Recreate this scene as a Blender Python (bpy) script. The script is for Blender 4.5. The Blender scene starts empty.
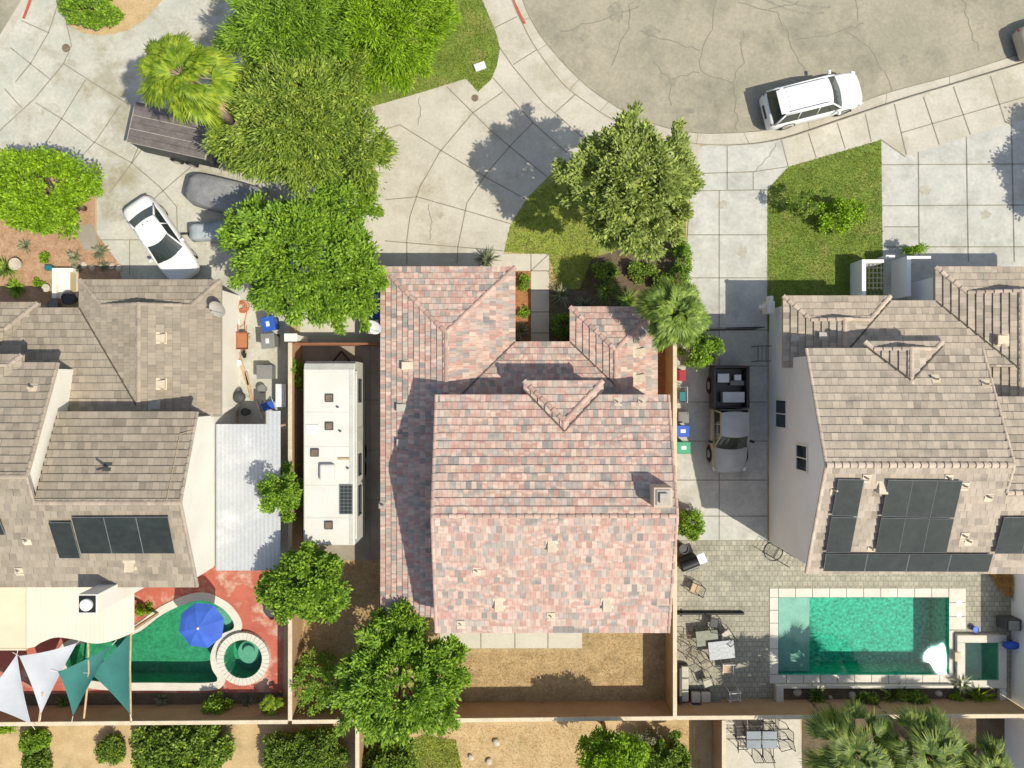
import bpy, math, random
import numpy as np
from mathutils import Vector, Matrix
from mathutils.geometry import tessellate_polygon
random.seed(7); rng = np.random.default_rng(7)
S = bpy.context.scene; COL = S.collection
R = math.radians; PI = math.pi
H = 37.0; F = 692.0            # camera height in metres, focal length in pixels

# ------------------------------------------------------------ camera, sky, sun
cd = bpy.data.cameras.new('camera'); cam = bpy.data.objects.new('camera', cd); COL.objects.link(cam)
cd.sensor_width = 36; cd.lens = 36 * F / 1024; cd.clip_end = 2000; cam.location = (0, 0, H); S.camera = cam
SUN = Vector((0.625, -0.40, 1.0)).normalized()
w = bpy.data.worlds.new('World'); S.world = w; w.use_nodes = True
nt = w.node_tree; sk = nt.nodes.new('ShaderNodeTexSky'); sk.sky_type = 'NISHITA'; sk.sun_disc = False
sk.sun_elevation = math.asin(SUN.z); sk.sun_rotation = math.atan2(SUN.x, SUN.y)
sk.air_density = 1.0; sk.dust_density = 1.2
hs = nt.nodes.new('ShaderNodeHueSaturation'); hs.inputs['Saturation'].default_value = 0.8; nt.links.new(sk.outputs[0], hs.inputs['Color'])
nt.links.new(hs.outputs[0], nt.nodes['Background'].inputs[0]); nt.nodes['Background'].inputs[1].default_value = 0.15
sl = bpy.data.lights.new('sun', 'SUN'); so = bpy.data.objects.new('sun', sl); COL.objects.link(so)
sl.energy = 4.4; sl.angle = R(0.53); sl.color = (1, 0.948, 0.815)
so.rotation_euler = (-SUN).to_track_quat('-Z', 'Y').to_euler(); so.location = (40, -30, 60)
S.view_settings.view_transform = 'Standard'; S.view_settings.look = 'None'
S.view_settings.exposure = 0.17; S.view_settings.gamma = 1
S.render.resolution_x = 1024; S.render.resolution_y = 768

def W(x, y, z=0.0):            # the point at height z that the photo shows at pixel x, y
    return Vector(((x - 512) * (H - z) / F, -(y - 384) * (H - z) / F, z))

# ------------------------------------------------------------ materials
MATS = {}
def nodes(name):
    m = bpy.data.materials.new(name); m.use_nodes = True; MATS[name] = m
    return m, m.node_tree, m.node_tree.nodes['Principled BSDF']
def mixc(t, a, b, f, bt='MIX'):
    n = t.nodes.new('ShaderNodeMix'); n.data_type = 'RGBA'; n.blend_type = bt
    for s, v in ((0, f), (6, a), (7, b)):
        if isinstance(v, (int, float)): n.inputs[s].default_value = v
        elif isinstance(v, tuple): n.inputs[s].default_value = (*v[:3], 1)
        else: t.links.new(v, n.inputs[s])
    return n.outputs[2]
def mth(t, op, a, b=0.0, cl=False):
    n = t.nodes.new('ShaderNodeMath'); n.operation = op; n.use_clamp = cl
    for i, v in enumerate((a, b)):
        if isinstance(v, (int, float)): n.inputs[i].default_value = v
        else: t.links.new(v, n.inputs[i])
    return n.outputs[0]
def pos(t):
    for n in t.nodes:
        if n.bl_idname == 'ShaderNodeNewGeometry': return n
    return t.nodes.new('ShaderNodeNewGeometry')
def noise(t, sc, det=5, rough=0.6, lo=0.35, hi=0.65, vec=None):
    n = t.nodes.new('ShaderNodeTexNoise'); n.inputs['Scale'].default_value = sc
    n.inputs['Detail'].default_value = det; n.inputs['Roughness'].default_value = rough
    t.links.new(vec or pos(t).outputs['Position'], n.inputs['Vector'])
    r = t.nodes.new('ShaderNodeMapRange'); r.inputs[1].default_value = lo; r.inputs[2].default_value = hi
    t.links.new(n.outputs['Fac'], r.inputs[0]); return r.outputs[0]
def bumpn(t, b, h, st, dist=0.02):
    n = t.nodes.new('ShaderNodeBump'); n.inputs['Strength'].default_value = st; n.inputs['Distance'].default_value = dist
    t.links.new(h, n.inputs['Height']); t.links.new(n.outputs[0], b.inputs['Normal'])
def mat(name, c, c2=None, sc=1.0, rough=0.8, bump=0.0, bsc=30, metal=0.0, spec=0.3, fine=0.12, fsc=14, c3=None, sc3=0.4, k3=0.5, isl=0.0):
    """two-tone noise albedo, fine grain, optional third blotch colour, optional per-piece variation"""
    m, t, b = nodes(name)
    c2 = c2 or tuple(x * 0.85 for x in c)
    o = mixc(t, c, c2, noise(t, sc))
    if c3: o = mixc(t, o, c3, mth(t, 'MULTIPLY', noise(t, sc3, 6, 0.7, 0.5, 0.68), k3))
    if fine: 
        f = mth(t, 'ADD', mth(t, 'MULTIPLY', noise(t, fsc, 4, 0.7, 0.3, 0.7), 2 * fine), 1 - fine)
        o = mixc(t, o, f, 1.0, 'MULTIPLY')
    if isl:
        f = mth(t, 'ADD', mth(t, 'MULTIPLY', pos(t).outputs['Random Per Island'], 2 * isl), 1 - isl)
        o = mixc(t, o, f, 1.0, 'MULTIPLY')
    t.links.new(o, b.inputs['Base Color']); b.inputs['Roughness'].default_value = rough
    b.inputs['Metallic'].default_value = metal; b.inputs['Specular IOR Level'].default_value = spec
    if bump: bumpn(t, b, noise(t, bsc, 4, 0.7, 0.2, 0.8), bump)
    return m
def tilemat(name, cols, cl=0.55, nsc=0.9):
    m, t, b = nodes(name)
    g = pos(t); vm = t.nodes.new('ShaderNodeVectorMath'); vm.operation = 'MULTIPLY'; t.links.new(g.outputs['Position'], vm.inputs[0]); vm.inputs[1].default_value = (0.6, 1.5, 1.0); band = vm.outputs[0]
    f = mth(t, 'ADD', mth(t, 'MULTIPLY', g.outputs['Random Per Island'], 1 - cl), mth(t, 'MULTIPLY', noise(t, nsc, 1, 0.4, 0.33, 0.67, band), cl), True)
    r = t.nodes.new('ShaderNodeValToRGB'); t.links.new(f, r.inputs[0])
    e = r.color_ramp.elements
    for i, c in enumerate(cols):
        p = i / (len(cols) - 1) * 0.8 + 0.1
        if i < 2: e[i].position = p; e[i].color = (*c, 1)
        else: e.new(p).color = (*c, 1)
    o = r.outputs[0]
    o = mixc(t, o, mth(t, 'ADD', mth(t, 'MULTIPLY', noise(t, 9, 5, 0.7, 0.3, 0.7), 0.16), 0.92), 1.0, 'MULTIPLY')
    r2 = mth(t, 'FRACT', mth(t, 'MULTIPLY', g.outputs['Random Per Island'], 17.3))
    o = mixc(t, o, mth(t, 'ADD', mth(t, 'MULTIPLY', r2, 0.26), 0.87), 1.0, 'MULTIPLY')
    o = mixc(t, o, (0.36, 0.33, 0.27), mth(t, 'MULTIPLY', noise(t, 0.45, 6, 0.7, 0.5, 0.75), 0.3))
    t.links.new(o, b.inputs['Base Color']); b.inputs['Roughness'].default_value = 0.85; b.inputs['Specular IOR Level'].default_value = 0.25
    bumpn(t, b, noise(t, 22, 3, 0.7, 0.2, 0.8), 0.35, 0.012)
    return m
def leafmat(name, dark, mid, light, trans=0.35, br=1.0):
    dark, mid, light = (tuple(x*k for x, k in zip(c, (1.8*br, 1.5*br, 1.2*br))) for c in (dark, mid, light))
    m, t, b = nodes(name)
    g = pos(t)
    f = mth(t, 'ADD', mth(t, 'MULTIPLY', g.outputs['Random Per Island'], 0.5), mth(t, 'MULTIPLY', noise(t, 2.2, 4, 0.7, 0.32, 0.68), 0.5))
    r = t.nodes.new('ShaderNodeValToRGB'); t.links.new(f, r.inputs[0]); e = r.color_ramp.elements
    e[0].position = 0.15; e[0].color = (*dark, 1); e[1].position = 0.85; e[1].color = (*light, 1); e.new(0.5).color = (*mid, 1)
    t.links.new(r.outputs[0], b.inputs['Base Color']); b.inputs['Roughness'].default_value = 0.55; b.inputs['Specular IOR Level'].default_value = 0.3
    tr = t.nodes.new('ShaderNodeBsdfTranslucent'); t.links.new(mixc(t, r.outputs[0], (1.0, 1.0, 0.35), 1.0, 'MULTIPLY'), tr.inputs[0])
    mx = t.nodes.new('ShaderNodeMixShader'); mx.inputs[0].default_value = trans
    t.links.new(b.outputs[0], mx.inputs[1]); t.links.new(tr.outputs[0], mx.inputs[2])
    t.links.new(mx.outputs[0], t.nodes['Material Output'].inputs[0]); return m
def glass(name, c=(0.02, 0.03, 0.035), rough=0.06):
    m, t, b = nodes(name); b.inputs['Base Color'].default_value = (*c, 1); b.inputs['Roughness'].default_value = rough
    b.inputs['Specular IOR Level'].default_value = 0.7; return m
def watermat(name, tint, wsc=5.0, wst=0.25):
    m, t, b = nodes(name); t.nodes.remove(b)
    tr = t.nodes.new('ShaderNodeBsdfTransparent'); tr.inputs[0].default_value = (*tint, 1)
    gl = t.nodes.new('ShaderNodeBsdfGlossy'); gl.inputs['Roughness'].default_value = 0.0; gl.inputs[0].default_value = (0.9, 0.95, 1, 1)
    fr = t.nodes.new('ShaderNodeFresnel'); fr.inputs[0].default_value = 1.33
    bp = t.nodes.new('ShaderNodeBump'); bp.inputs['Strength'].default_value = wst; bp.inputs['Distance'].default_value = 0.06
    t.links.new(noise(t, wsc, 5, 0.62, 0.2, 0.8), bp.inputs['Height'])
    t.links.new(bp.outputs[0], gl.inputs['Normal']); t.links.new(bp.outputs[0], fr.inputs['Normal'])
    mx = t.nodes.new('ShaderNodeMixShader'); t.links.new(fr.outputs[0], mx.inputs[0])
    t.links.new(tr.outputs[0], mx.inputs[1]); t.links.new(gl.outputs[0], mx.inputs[2])
    t.links.new(mx.outputs[0], t.nodes['Material Output'].inputs[0]); return m
def pavermat(name, c1, c2, mort, sc, w, h):
    m, t, b = nodes(name)
    n = t.nodes.new('ShaderNodeTexBrick'); t.links.new(pos(t).outputs['Position'], n.inputs['Vector'])
    n.inputs['Scale'].default_value = sc; n.inputs['Brick Width'].default_value = w; n.inputs['Row Height'].default_value = h
    n.inputs['Mortar Size'].default_value = 0.02; n.inputs['Mortar Smooth'].default_value = 0.3; n.inputs['Bias'].default_value = 0.0
    n.inputs['Color1'].default_value = (*c1, 1); n.inputs['Color2'].default_value = (*c2, 1); n.inputs['Mortar'].default_value = (*mort, 1)
    o = mixc(t, n.outputs['Color'], mth(t, 'ADD', mth(t, 'MULTIPLY', noise(t, 1.2, 6, 0.7), 0.35), 0.8), 1.0, 'MULTIPLY')
    o = mixc(t, o, mth(t, 'ADD', mth(t, 'MULTIPLY', noise(t, 12, 4, 0.7), 0.25), 0.87), 1.0, 'MULTIPLY')
    t.links.new(o, b.inputs['Base Color']); b.inputs['Roughness'].default_value = 0.85
    bumpn(t, b, n.outputs['Fac'], -0.4, 0.01); return m

mat('soil_tan', (0.52, 0.38, 0.20), (0.44, 0.31, 0.155), 1.3, 0.95, 0.8, 12, fine=0.2, c3=(0.24, 0.19, 0.09), sc3=0.7, k3=0.5)
mat('soil_straw', (0.44, 0.315, 0.16), (0.34, 0.235, 0.115), 1.6, 0.95, 0.8, 14, fine=0.3, fsc=9, c3=(0.16, 0.12, 0.055), sc3=1.2, k3=0.5)
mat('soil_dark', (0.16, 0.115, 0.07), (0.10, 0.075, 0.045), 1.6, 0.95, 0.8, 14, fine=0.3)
mat('mulch', (0.44, 0.28, 0.17), (0.34, 0.20, 0.11), 2.0, 0.95, 0.9, 18, fine=0.3)
mat('mulch_red', (0.36, 0.17, 0.07), (0.25, 0.11, 0.045), 3.0, 0.95, 0.9, 18, fine=0.3)
mat('concrete', (0.51, 0.47, 0.385), (0.43, 0.395, 0.32), 0.5, 0.85, 0.3, 40, fine=0.09, fsc=7, c3=(0.33, 0.29, 0.20), sc3=0.35, k3=0.75)
mat('concrete_old', (0.50, 0.475, 0.40), (0.40, 0.39, 0.325), 0.7, 0.85, 0.3, 40, fine=0.1, fsc=6, c3=(0.30, 0.265, 0.17), sc3=0.4, k3=0.95)
mat('concrete_grey', (0.50, 0.485, 0.425), (0.41, 0.40, 0.35), 0.8, 0.85, 0.3, 40, fine=0.1, fsc=5, c3=(0.30, 0.29, 0.25), sc3=0.6, k3=0.6)
mat('concrete_pale', (0.53, 0.49, 0.395), (0.47, 0.43, 0.345), 0.7, 0.85, 0.3, 40, fine=0.07)
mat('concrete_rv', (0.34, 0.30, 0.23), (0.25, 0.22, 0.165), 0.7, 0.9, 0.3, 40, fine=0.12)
mat('asphalt', (0.36, 0.32, 0.235), (0.29, 0.265, 0.195), 0.35, 0.9, 0.5, 60, fine=0.13, fsc=6, c3=(0.19, 0.175, 0.13), sc3=0.3, k3=0.7)
mat('joint', (0.19, 0.17, 0.12), (0.27, 0.24, 0.18), 2.0, 0.95)
mat('crack', (0.21, 0.19, 0.14), (0.22, 0.2, 0.145), 2.0, 0.95)
mat('red_curb', (0.42, 0.06, 0.03), (0.38, 0.12, 0.07), 3.0, 0.7)
mat('grass', (0.19, 0.255, 0.045), (0.125, 0.19, 0.03), 1.3, 0.9, 1.0, 22, fine=0.3, fsc=16, c3=(0.30, 0.27, 0.09), sc3=0.7, k3=0.7)
mat('grass_yellow', (0.30, 0.33, 0.06), (0.21, 0.26, 0.045), 1.3, 0.9, 1.0, 22, fine=0.3, fsc=16, c3=(0.25, 0.2, 0.08), sc3=0.8, k3=0.6)
mat('red_deck', (0.46, 0.13, 0.085), (0.38, 0.10, 0.065), 1.2, 0.75, 0.3, 30, fine=0.1, c3=(0.55, 0.43, 0.31), sc3=0.8, k3=1.0)
pavermat('pavers', (0.36, 0.335, 0.25), (0.28, 0.265, 0.20), (0.2, 0.185, 0.135), 1.0, 0.27, 0.27)
mat('stucco_white', (0.78, 0.74, 0.65), (0.72, 0.68, 0.59), 0.8, 0.9, 0.3, 60, fine=0.04)
mat('stucco_grey', (0.82, 0.81, 0.78), (0.77, 0.76, 0.73), 0.6, 0.9, 0.3, 60, fine=0.04)
mat('stucco_pink', (0.52, 0.42, 0.33), (0.47, 0.37, 0.29), 0.8, 0.9, 0.3, 60, fine=0.05)
mat('fascia_pink', (0.52, 0.35, 0.28), None, 2, 0.7)
mat('fascia_cream', (0.46, 0.38, 0.29), None, 2, 0.7)
mat('block', (0.42, 0.27, 0.15), (0.36, 0.225, 0.12), 1.0, 0.9, 0.5, 30, fine=0.12)
mat('block_cap', (0.62, 0.52, 0.37), (0.52, 0.43, 0.30), 2.0, 0.85, 0.3, 30)
mat('block_ochre', (0.50, 0.30, 0.12), (0.42, 0.25, 0.10), 1.0, 0.9, 0.4, 30)
mat('wood_red', (0.42, 0.19, 0.10), (0.32, 0.14, 0.07), 3.0, 0.8)
mat('wood_tan', (0.50, 0.34, 0.19), (0.40, 0.26, 0.14), 3.0, 0.8)
mat('wood_grey', (0.17, 0.145, 0.13), (0.12, 0.10, 0.09), 3.0, 0.75, fine=0.2)
tilemat('tile_pink', [(0.25, 0.23, 0.205), (0.34, 0.30, 0.26), (0.49, 0.385, 0.315), (0.50, 0.335, 0.27), (0.43, 0.245, 0.20), (0.55, 0.43, 0.345), (0.46, 0.295, 0.24), (0.31, 0.28, 0.245), (0.41, 0.345, 0.295)], 0.36, 1.1)
tilemat('tile_brown', [(0.225, 0.19, 0.143), (0.29, 0.243, 0.183), (0.325, 0.27, 0.203), (0.30, 0.25, 0.188), (0.255, 0.215, 0.163)], 0.45)
tilemat('tile_beige', [(0.27, 0.228, 0.178), (0.36, 0.30, 0.235), (0.42, 0.345, 0.268), (0.38, 0.315, 0.245), (0.31, 0.262, 0.205)], 0.45)
mat('deck_pink', (0.14, 0.10, 0.08)); mat('deck_brown', (0.09, 0.075, 0.055))
mat('cap_pink', (0.50, 0.33, 0.26), (0.40, 0.29, 0.24), 1.5, 0.85, fine=0.15, isl=0.2)
mat('cap_brown', (0.36, 0.29, 0.22), (0.30, 0.25, 0.2), 1.5, 0.85, fine=0.15, isl=0.15)
mat('cap_beige', (0.50, 0.40, 0.31), (0.42, 0.34, 0.27), 1.5, 0.85, fine=0.15, isl=0.15)
mat('vent', (0.62, 0.52, 0.38), None, 2, 0.7); mat('vent_grey', (0.42, 0.38, 0.32), None, 2, 0.7)
mat('white_metal', (0.74, 0.73, 0.69), (0.66, 0.65, 0.61), 0.7, 0.5, fine=0.05, c3=(0.5, 0.48, 0.42), sc3=0.8, k3=0.4)
mat('cream_metal', (0.68, 0.62, 0.48), (0.62, 0.57, 0.44), 0.4, 0.55, fine=0.03)
mat('cream_dark', (0.68, 0.57, 0.40), None, 0.4, 0.6, fine=0.03)
mat('grey_metal', (0.48, 0.49, 0.49), (0.40, 0.41, 0.42), 0.5, 0.45, fine=0.1, metal=0.1, c3=(0.62, 0.62, 0.61), sc3=0.5, k3=0.8)
mat('black_metal', (0.02, 0.02, 0.02), None, 2, 0.45, fine=0); mat('dark_grey', (0.07, 0.07, 0.07), None, 2, 0.6, fine=0.1)
mat('rubber', (0.02, 0.02, 0.02), None, 2, 0.8, fine=0); mat('chrome', (0.6, 0.6, 0.6), None, 2, 0.25, metal=1, fine=0)
mat('solar', (0.022, 0.028, 0.026), (0.03, 0.037, 0.034), 0.8, 0.5, spec=0.25, fine=0.25, fsc=3); mat('solar_frame', (0.2, 0.21, 0.21), None, 2, 0.4)
mat('paint_white', (0.72, 0.72, 0.70), (0.70, 0.70, 0.68), 1, 0.3, fine=0.0, spec=0.5)
mat('paint_dark', (0.02, 0.018, 0.016), None, 1, 0.3, fine=0.0, spec=0.5); mat('paint_grey', (0.36, 0.36, 0.33), None, 1, 0.22, fine=0.0, spec=0.6)
mat('paint_beige', (0.45, 0.40, 0.30), None, 1, 0.3, fine=0.0, spec=0.5); mat('trim_gold', (0.42, 0.33, 0.17), None, 1, 0.4, fine=0)
mat('lamp_red', (0.4, 0.03, 0.02), None, 1, 0.3, fine=0); mat('lamp_white', (0.7, 0.7, 0.7), None, 1, 0.2, fine=0)
mat('cover_grey', (0.28, 0.275, 0.27), (0.2, 0.2, 0.2), 2, 0.8, 0.6, 5, fine=0.2); mat('cover_blue', (0.36, 0.40, 0.41), (0.27, 0.3, 0.31), 2, 0.7, 0.6, 5)
mat('rv_roof', (0.63, 0.61, 0.55), (0.57, 0.55, 0.49), 0.8, 0.6, fine=0.04, c3=(0.6, 0.56, 0.46), sc3=0.6, k3=0.35)
mat('rv_side', (0.60, 0.58, 0.53), (0.55, 0.53, 0.48), 1, 0.4); mat('rv_cap', (0.52, 0.51, 0.46), None, 1, 0.5)
mat('sail_white', (0.47, 0.48, 0.49), (0.40, 0.41, 0.43), 0.7, 0.8, fine=0.03); mat('sail_green', (0.04, 0.17, 0.145), (0.03, 0.13, 0.11), 0.7, 0.8, fine=0.03)
mat('umb_blue', (0.05, 0.13, 0.50), (0.035, 0.09, 0.40), 1.0, 0.7, fine=0.05)
mat('blue_plastic', (0.03, 0.10, 0.45), None, 1, 0.5, fine=0.03); mat('teal_plastic', (0.02, 0.17, 0.2), None, 1, 0.5, fine=0.03)
mat('green_plastic', (0.05, 0.30, 0.16), None, 1, 0.5, fine=0.03); mat('grey_plastic', (0.22, 0.215, 0.20), None, 1, 0.6, fine=0.05)
mat('red_plastic', (0.35, 0.02, 0.03), None, 1, 0.5, fine=0.03); mat('white_plastic', (0.72, 0.72, 0.70), None, 1, 0.5, fine=0.03)
mat('terracotta', (0.40, 0.16, 0.08), None, 2, 0.8); mat('orange', (0.5, 0.16, 0.07), None, 2, 0.6); mat('stone', (0.55, 0.48, 0.38), (0.42, 0.36, 0.28), 3, 0.9, fine=0.2)
mat('mosaic', (0.40, 0.41, 0.40), (0.28, 0.29, 0.29), 9, 0.4, fine=0.2); mat('cushion', (0.50, 0.46, 0.36), None, 2, 0.9); mat('cushion_tan', (0.5, 0.36, 0.22), None, 2, 0.9)
mat('table_glass', (0.20, 0.23, 0.24), (0.26, 0.29, 0.30), 1, 0.12, fine=0, spec=0.7); mat('table_green', (0.17, 0.17, 0.12), (0.23, 0.23, 0.17), 6, 0.25, fine=0.2)
mat('coping', (0.62, 0.58, 0.49), (0.54, 0.50, 0.42), 1.2, 0.8, 0.2, 30, fine=0.1)
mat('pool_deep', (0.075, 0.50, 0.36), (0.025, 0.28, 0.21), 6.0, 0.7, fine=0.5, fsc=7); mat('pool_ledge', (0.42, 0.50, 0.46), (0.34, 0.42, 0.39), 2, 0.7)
mat('pool_green', (0.07, 0.33, 0.19), (0.045, 0.24, 0.14), 3.0, 0.7, fine=0.3, fsc=7)
mat('pool_step', (0.22, 0.42, 0.33), (0.17, 0.35, 0.28), 3.0, 0.7)
watermat('water', (0.72, 0.93, 0.87), 5.5, 0.014); watermat('water_green', (0.70, 0.91, 0.82), 5.5, 0.014)
mat('bark', (0.22, 0.16, 0.11), (0.15, 0.11, 0.08), 5, 0.95, 0.8, 12); mat('twig', (0.38, 0.30, 0.2), None, 5, 0.9)
mat('frond_dead', (0.45, 0.31, 0.16), (0.36, 0.22, 0.1), 2, 0.9, isl=0.3)
glass('glass'); glass('car_glass', (0.025, 0.035, 0.03), 0.08); glass('lens', (0.25, 0.25, 0.25))
leafmat('leaf_lime', (0.05, 0.12, 0.008), (0.12, 0.24, 0.012), (0.21, 0.38, 0.02), 0.25)
leafmat('leaf_bright', (0.045, 0.11, 0.012), (0.095, 0.20, 0.02), (0.19, 0.34, 0.035), 0.22)
leafmat('leaf_mid', (0.04, 0.085, 0.014), (0.10, 0.175, 0.028), (0.20, 0.29, 0.05), 0.2, 1.15)
leafmat('leaf_olive', (0.06, 0.095, 0.025), (0.11, 0.17, 0.045), (0.215, 0.295, 0.085), 0.2, 1.2)
leafmat('leaf_dark', (0.03, 0.065, 0.012), (0.065, 0.13, 0.018), (0.15, 0.235, 0.03), 0.2, 1.2)
leafmat('palm_lime', (0.05, 0.11, 0.01), (0.13, 0.23, 0.02), (0.26, 0.36, 0.04), 0.4)
leafmat('palm_mid', (0.035, 0.08, 0.02), (0.10, 0.18, 0.035), (0.22, 0.33, 0.08), 0.33)
leafmat('palm_dark', (0.03, 0.065, 0.02), (0.08, 0.14, 0.035), (0.18, 0.25, 0.06), 0.3)
leafmat('agave', (0.05, 0.07, 0.05), (0.10, 0.13, 0.09), (0.2, 0.24, 0.16), 0.15)
leafmat('grass_blade', (0.08, 0.13, 0.015), (0.13, 0.19, 0.025), (0.19, 0.24, 0.04), 0.35)
leafmat('straw_blade', (0.20, 0.15, 0.06), (0.32, 0.24, 0.11), (0.42, 0.33, 0.16), 0.3)

# ------------------------------------------------------------ objects and mesh helpers
def tag(o, label=None, cat=None, group=None, kind=None):
    for k, v in (('label', label), ('category', cat), ('group', group), ('kind', kind)):
        if v: o[k] = v
    return o
def thing(name, label, cat, loc=(0, 0, 0), group=None):
    o = bpy.data.objects.new(name, None); COL.objects.link(o); o.location = loc; o.empty_display_size = 0.3
    return tag(o, label, cat, group)
def absloc(p):
    v = Vector((0, 0, 0))
    while p: v += p.location; p = p.parent
    return v
def link(name, me, parent):
    o = bpy.data.objects.new(name, me); COL.objects.link(o)
    if parent: o.parent = parent
    return o
def copy_tree(o, parent=None):
    c = o.copy(); COL.objects.link(c); c.parent = parent
    for ch in [x for x in bpy.data.objects if x.parent == o]: copy_tree(ch, c)
    return c
class MB:
    def __init__(s): s.v = []; s.f = []; s.m = []
    def poly(s, pts, m=0):
        i = len(s.v); s.v += [tuple(p) for p in pts]; s.f.append(tuple(range(i, i + len(pts)))); s.m.append(m)
    def add(s, vs, fs, m=0):
        i = len(s.v); s.v += [tuple(v) for v in vs]
        for f in fs: s.f.append(tuple(i + k for k in f)); s.m.append(m)
    def box(s, a, b, m=0):
        x0, y0, z0 = a; x1, y1, z1 = b
        s.add([(x0,y0,z0),(x1,y0,z0),(x1,y1,z0),(x0,y1,z0),(x0,y0,z1),(x1,y0,z1),(x1,y1,z1),(x0,y1,z1)],
              [(0,3,2,1),(4,5,6,7),(0,1,5,4),(1,2,6,5),(2,3,7,6),(3,0,4,7)], m)
    def obox(s, c, ax, ay, az, m=0):       # oriented box, half-axis vectors
        c = Vector(c); ax = Vector(ax); ay = Vector(ay); az = Vector(az)
        vs = [c + i*ax + j*ay + k*az for k in (-1, 1) for (i, j) in ((-1,-1),(1,-1),(1,1),(-1,1))]
        s.add(vs, [(0,3,2,1),(4,5,6,7),(0,1,5,4),(1,2,6,5),(2,3,7,6),(3,0,4,7)], m)
    def prism(s, pts, z0, z1, m=0, bottom=True):
        n = len(pts); P = [(p[0], p[1]) for p in pts]
        A = sum(P[i][0]*P[(i+1)%n][1] - P[(i+1)%n][0]*P[i][1] for i in range(n))
        if A < 0: P.reverse()
        i = len(s.v); s.v += [(x, y, z0) for x, y in P] + [(x, y, z1) for x, y in P]
        for k in range(n):
            j = (k + 1) % n; s.f.append((i+k, i+j, i+n+j, i+n+k)); s.m.append(m)
        for t in tessellate_polygon([[Vector((x, y, 0)) for x, y in P]]):
            a, b, c = t
            if (Vector(P[b])-Vector(P[a])).cross(Vector(P[c])-Vector(P[a])) < 0: b, c = c, b
            s.f.append((i+n+a, i+n+b, i+n+c)); s.m.append(m)
            if bottom: s.f.append((i+a, i+c, i+b)); s.m.append(m)
    def sheet(s, pts, z, holes=(), m=0):
        loops = [[Vector((p[0], p[1], 0)) for p in pts]] + [[Vector((p[0], p[1], 0)) for p in h] for h in holes]
        flat = [p for l in loops for p in l]; i = len(s.v); s.v += [(p.x, p.y, z) for p in flat]
        for a, b, c in tessellate_polygon(loops):
            if (flat[b].xy-flat[a].xy).cross(flat[c].xy-flat[a].xy) < 0: b, c = c, b
            s.f.append((i+a, i+b, i+c)); s.m.append(m)
    def tube(s, p0, p1, r0, r1=None, n=8, m=0, cap=True):
        p0 = Vector(p0); p1 = Vector(p1); r1 = r0 if r1 is None else r1; d = (p1 - p0)
        if d.length < 1e-6: return
        d.normalize(); u = d.orthogonal().normalized(); v = d.cross(u); i = len(s.v)
        for p, r in ((p0, r0), (p1, r1)):
            for k in range(n):
                a = 2*PI*k/n; s.v.append(tuple(p + r*(math.cos(a)*u + math.sin(a)*v)))
        for k in range(n):
            j = (k+1) % n; s.f.append((i+k, i+j, i+n+j, i+n+k)); s.m.append(m)
        if cap: s.f.append(tuple(i+k for k in reversed(range(n)))); s.m.append(m); s.f.append(tuple(i+n+k for k in range(n))); s.m.append(m)
    def path(s, pts, r, n=6, m=0):
        for a, b in zip(pts, pts[1:]): s.tube(a, b, r, r, n, m)
    def lathe(s, c, prof, n=20, m=0):      # prof = [(r, z)...] from bottom up
        c = Vector(c); i = len(s.v)
        for r, z in prof:
            for k in range(n): a = 2*PI*k/n; s.v.append((c.x + r*math.cos(a), c.y + r*math.sin(a), c.z + z))
        for q in range(len(prof)-1):
            for k in range(n):
                j = (k+1) % n; s.f.append((i+q*n+k, i+q*n+j, i+(q+1)*n+j, i+(q+1)*n+k)); s.m.append(m)
        s.f.append(tuple(i+k for k in reversed(range(n)))); s.m.append(m)
        s.f.append(tuple(i+(len(prof)-1)*n+k for k in range(n))); s.m.append(m)
    def ring(s, c, R0, r, n=20, k=6, m=0, nrm=Vector((0,0,1)), a0=0, a1=2*PI):
        c = Vector(c); u = nrm.orthogonal().normalized(); v = nrm.cross(u)
        s.path([c + R0*(math.cos(a0+(a1-a0)*t/n)*u + math.sin(a0+(a1-a0)*t/n)*v) for t in range(n+1)], r, k, m)
    def strip(s, pts, w, z, m=0):
        P = [Vector((p[0], p[1])) for p in pts]
        L = []; Rr = []
        for i in range(len(P)):
            d = (P[min(i+1, len(P)-1)] - P[max(i-1, 0)]).normalized(); q = Vector((-d.y, d.x)) * w/2
            L.append(P[i] + q); Rr.append(P[i] - q)
        for i in range(len(P)-1):
            s.poly([(*Rr[i], z), (*Rr[i+1], z), (*L[i+1], z), (*L[i], z)], m)
    def build(s, name, mats, parent=None, smooth=False, bevel=0.0):
        if not s.v: return None
        base = absloc(parent) if parent else None
        V = np.array(s.v)
        if base is None: base = Vector(((V[:,0].min()+V[:,0].max())/2, (V[:,1].min()+V[:,1].max())/2, V[:,2].min()))
        V = V - np.array(base)
        me = bpy.data.meshes.new(name); me.from_pydata(V.tolist(), [], s.f)
        for mm in ([mats] if isinstance(mats, str) else mats): me.materials.append(MATS[mm])
        me.polygons.foreach_set('material_index', s.m)
        if smooth: me.polygons.foreach_set('use_smooth', [True]*len(s.f))
        me.update()
        o = link(name, me, parent)
        if not parent: o.location = base
        if bevel:
            b = o.modifiers.new('bevel', 'BEVEL'); b.width = bevel; b.segments = 2; b.limit_method = 'ANGLE'
        return o
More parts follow.
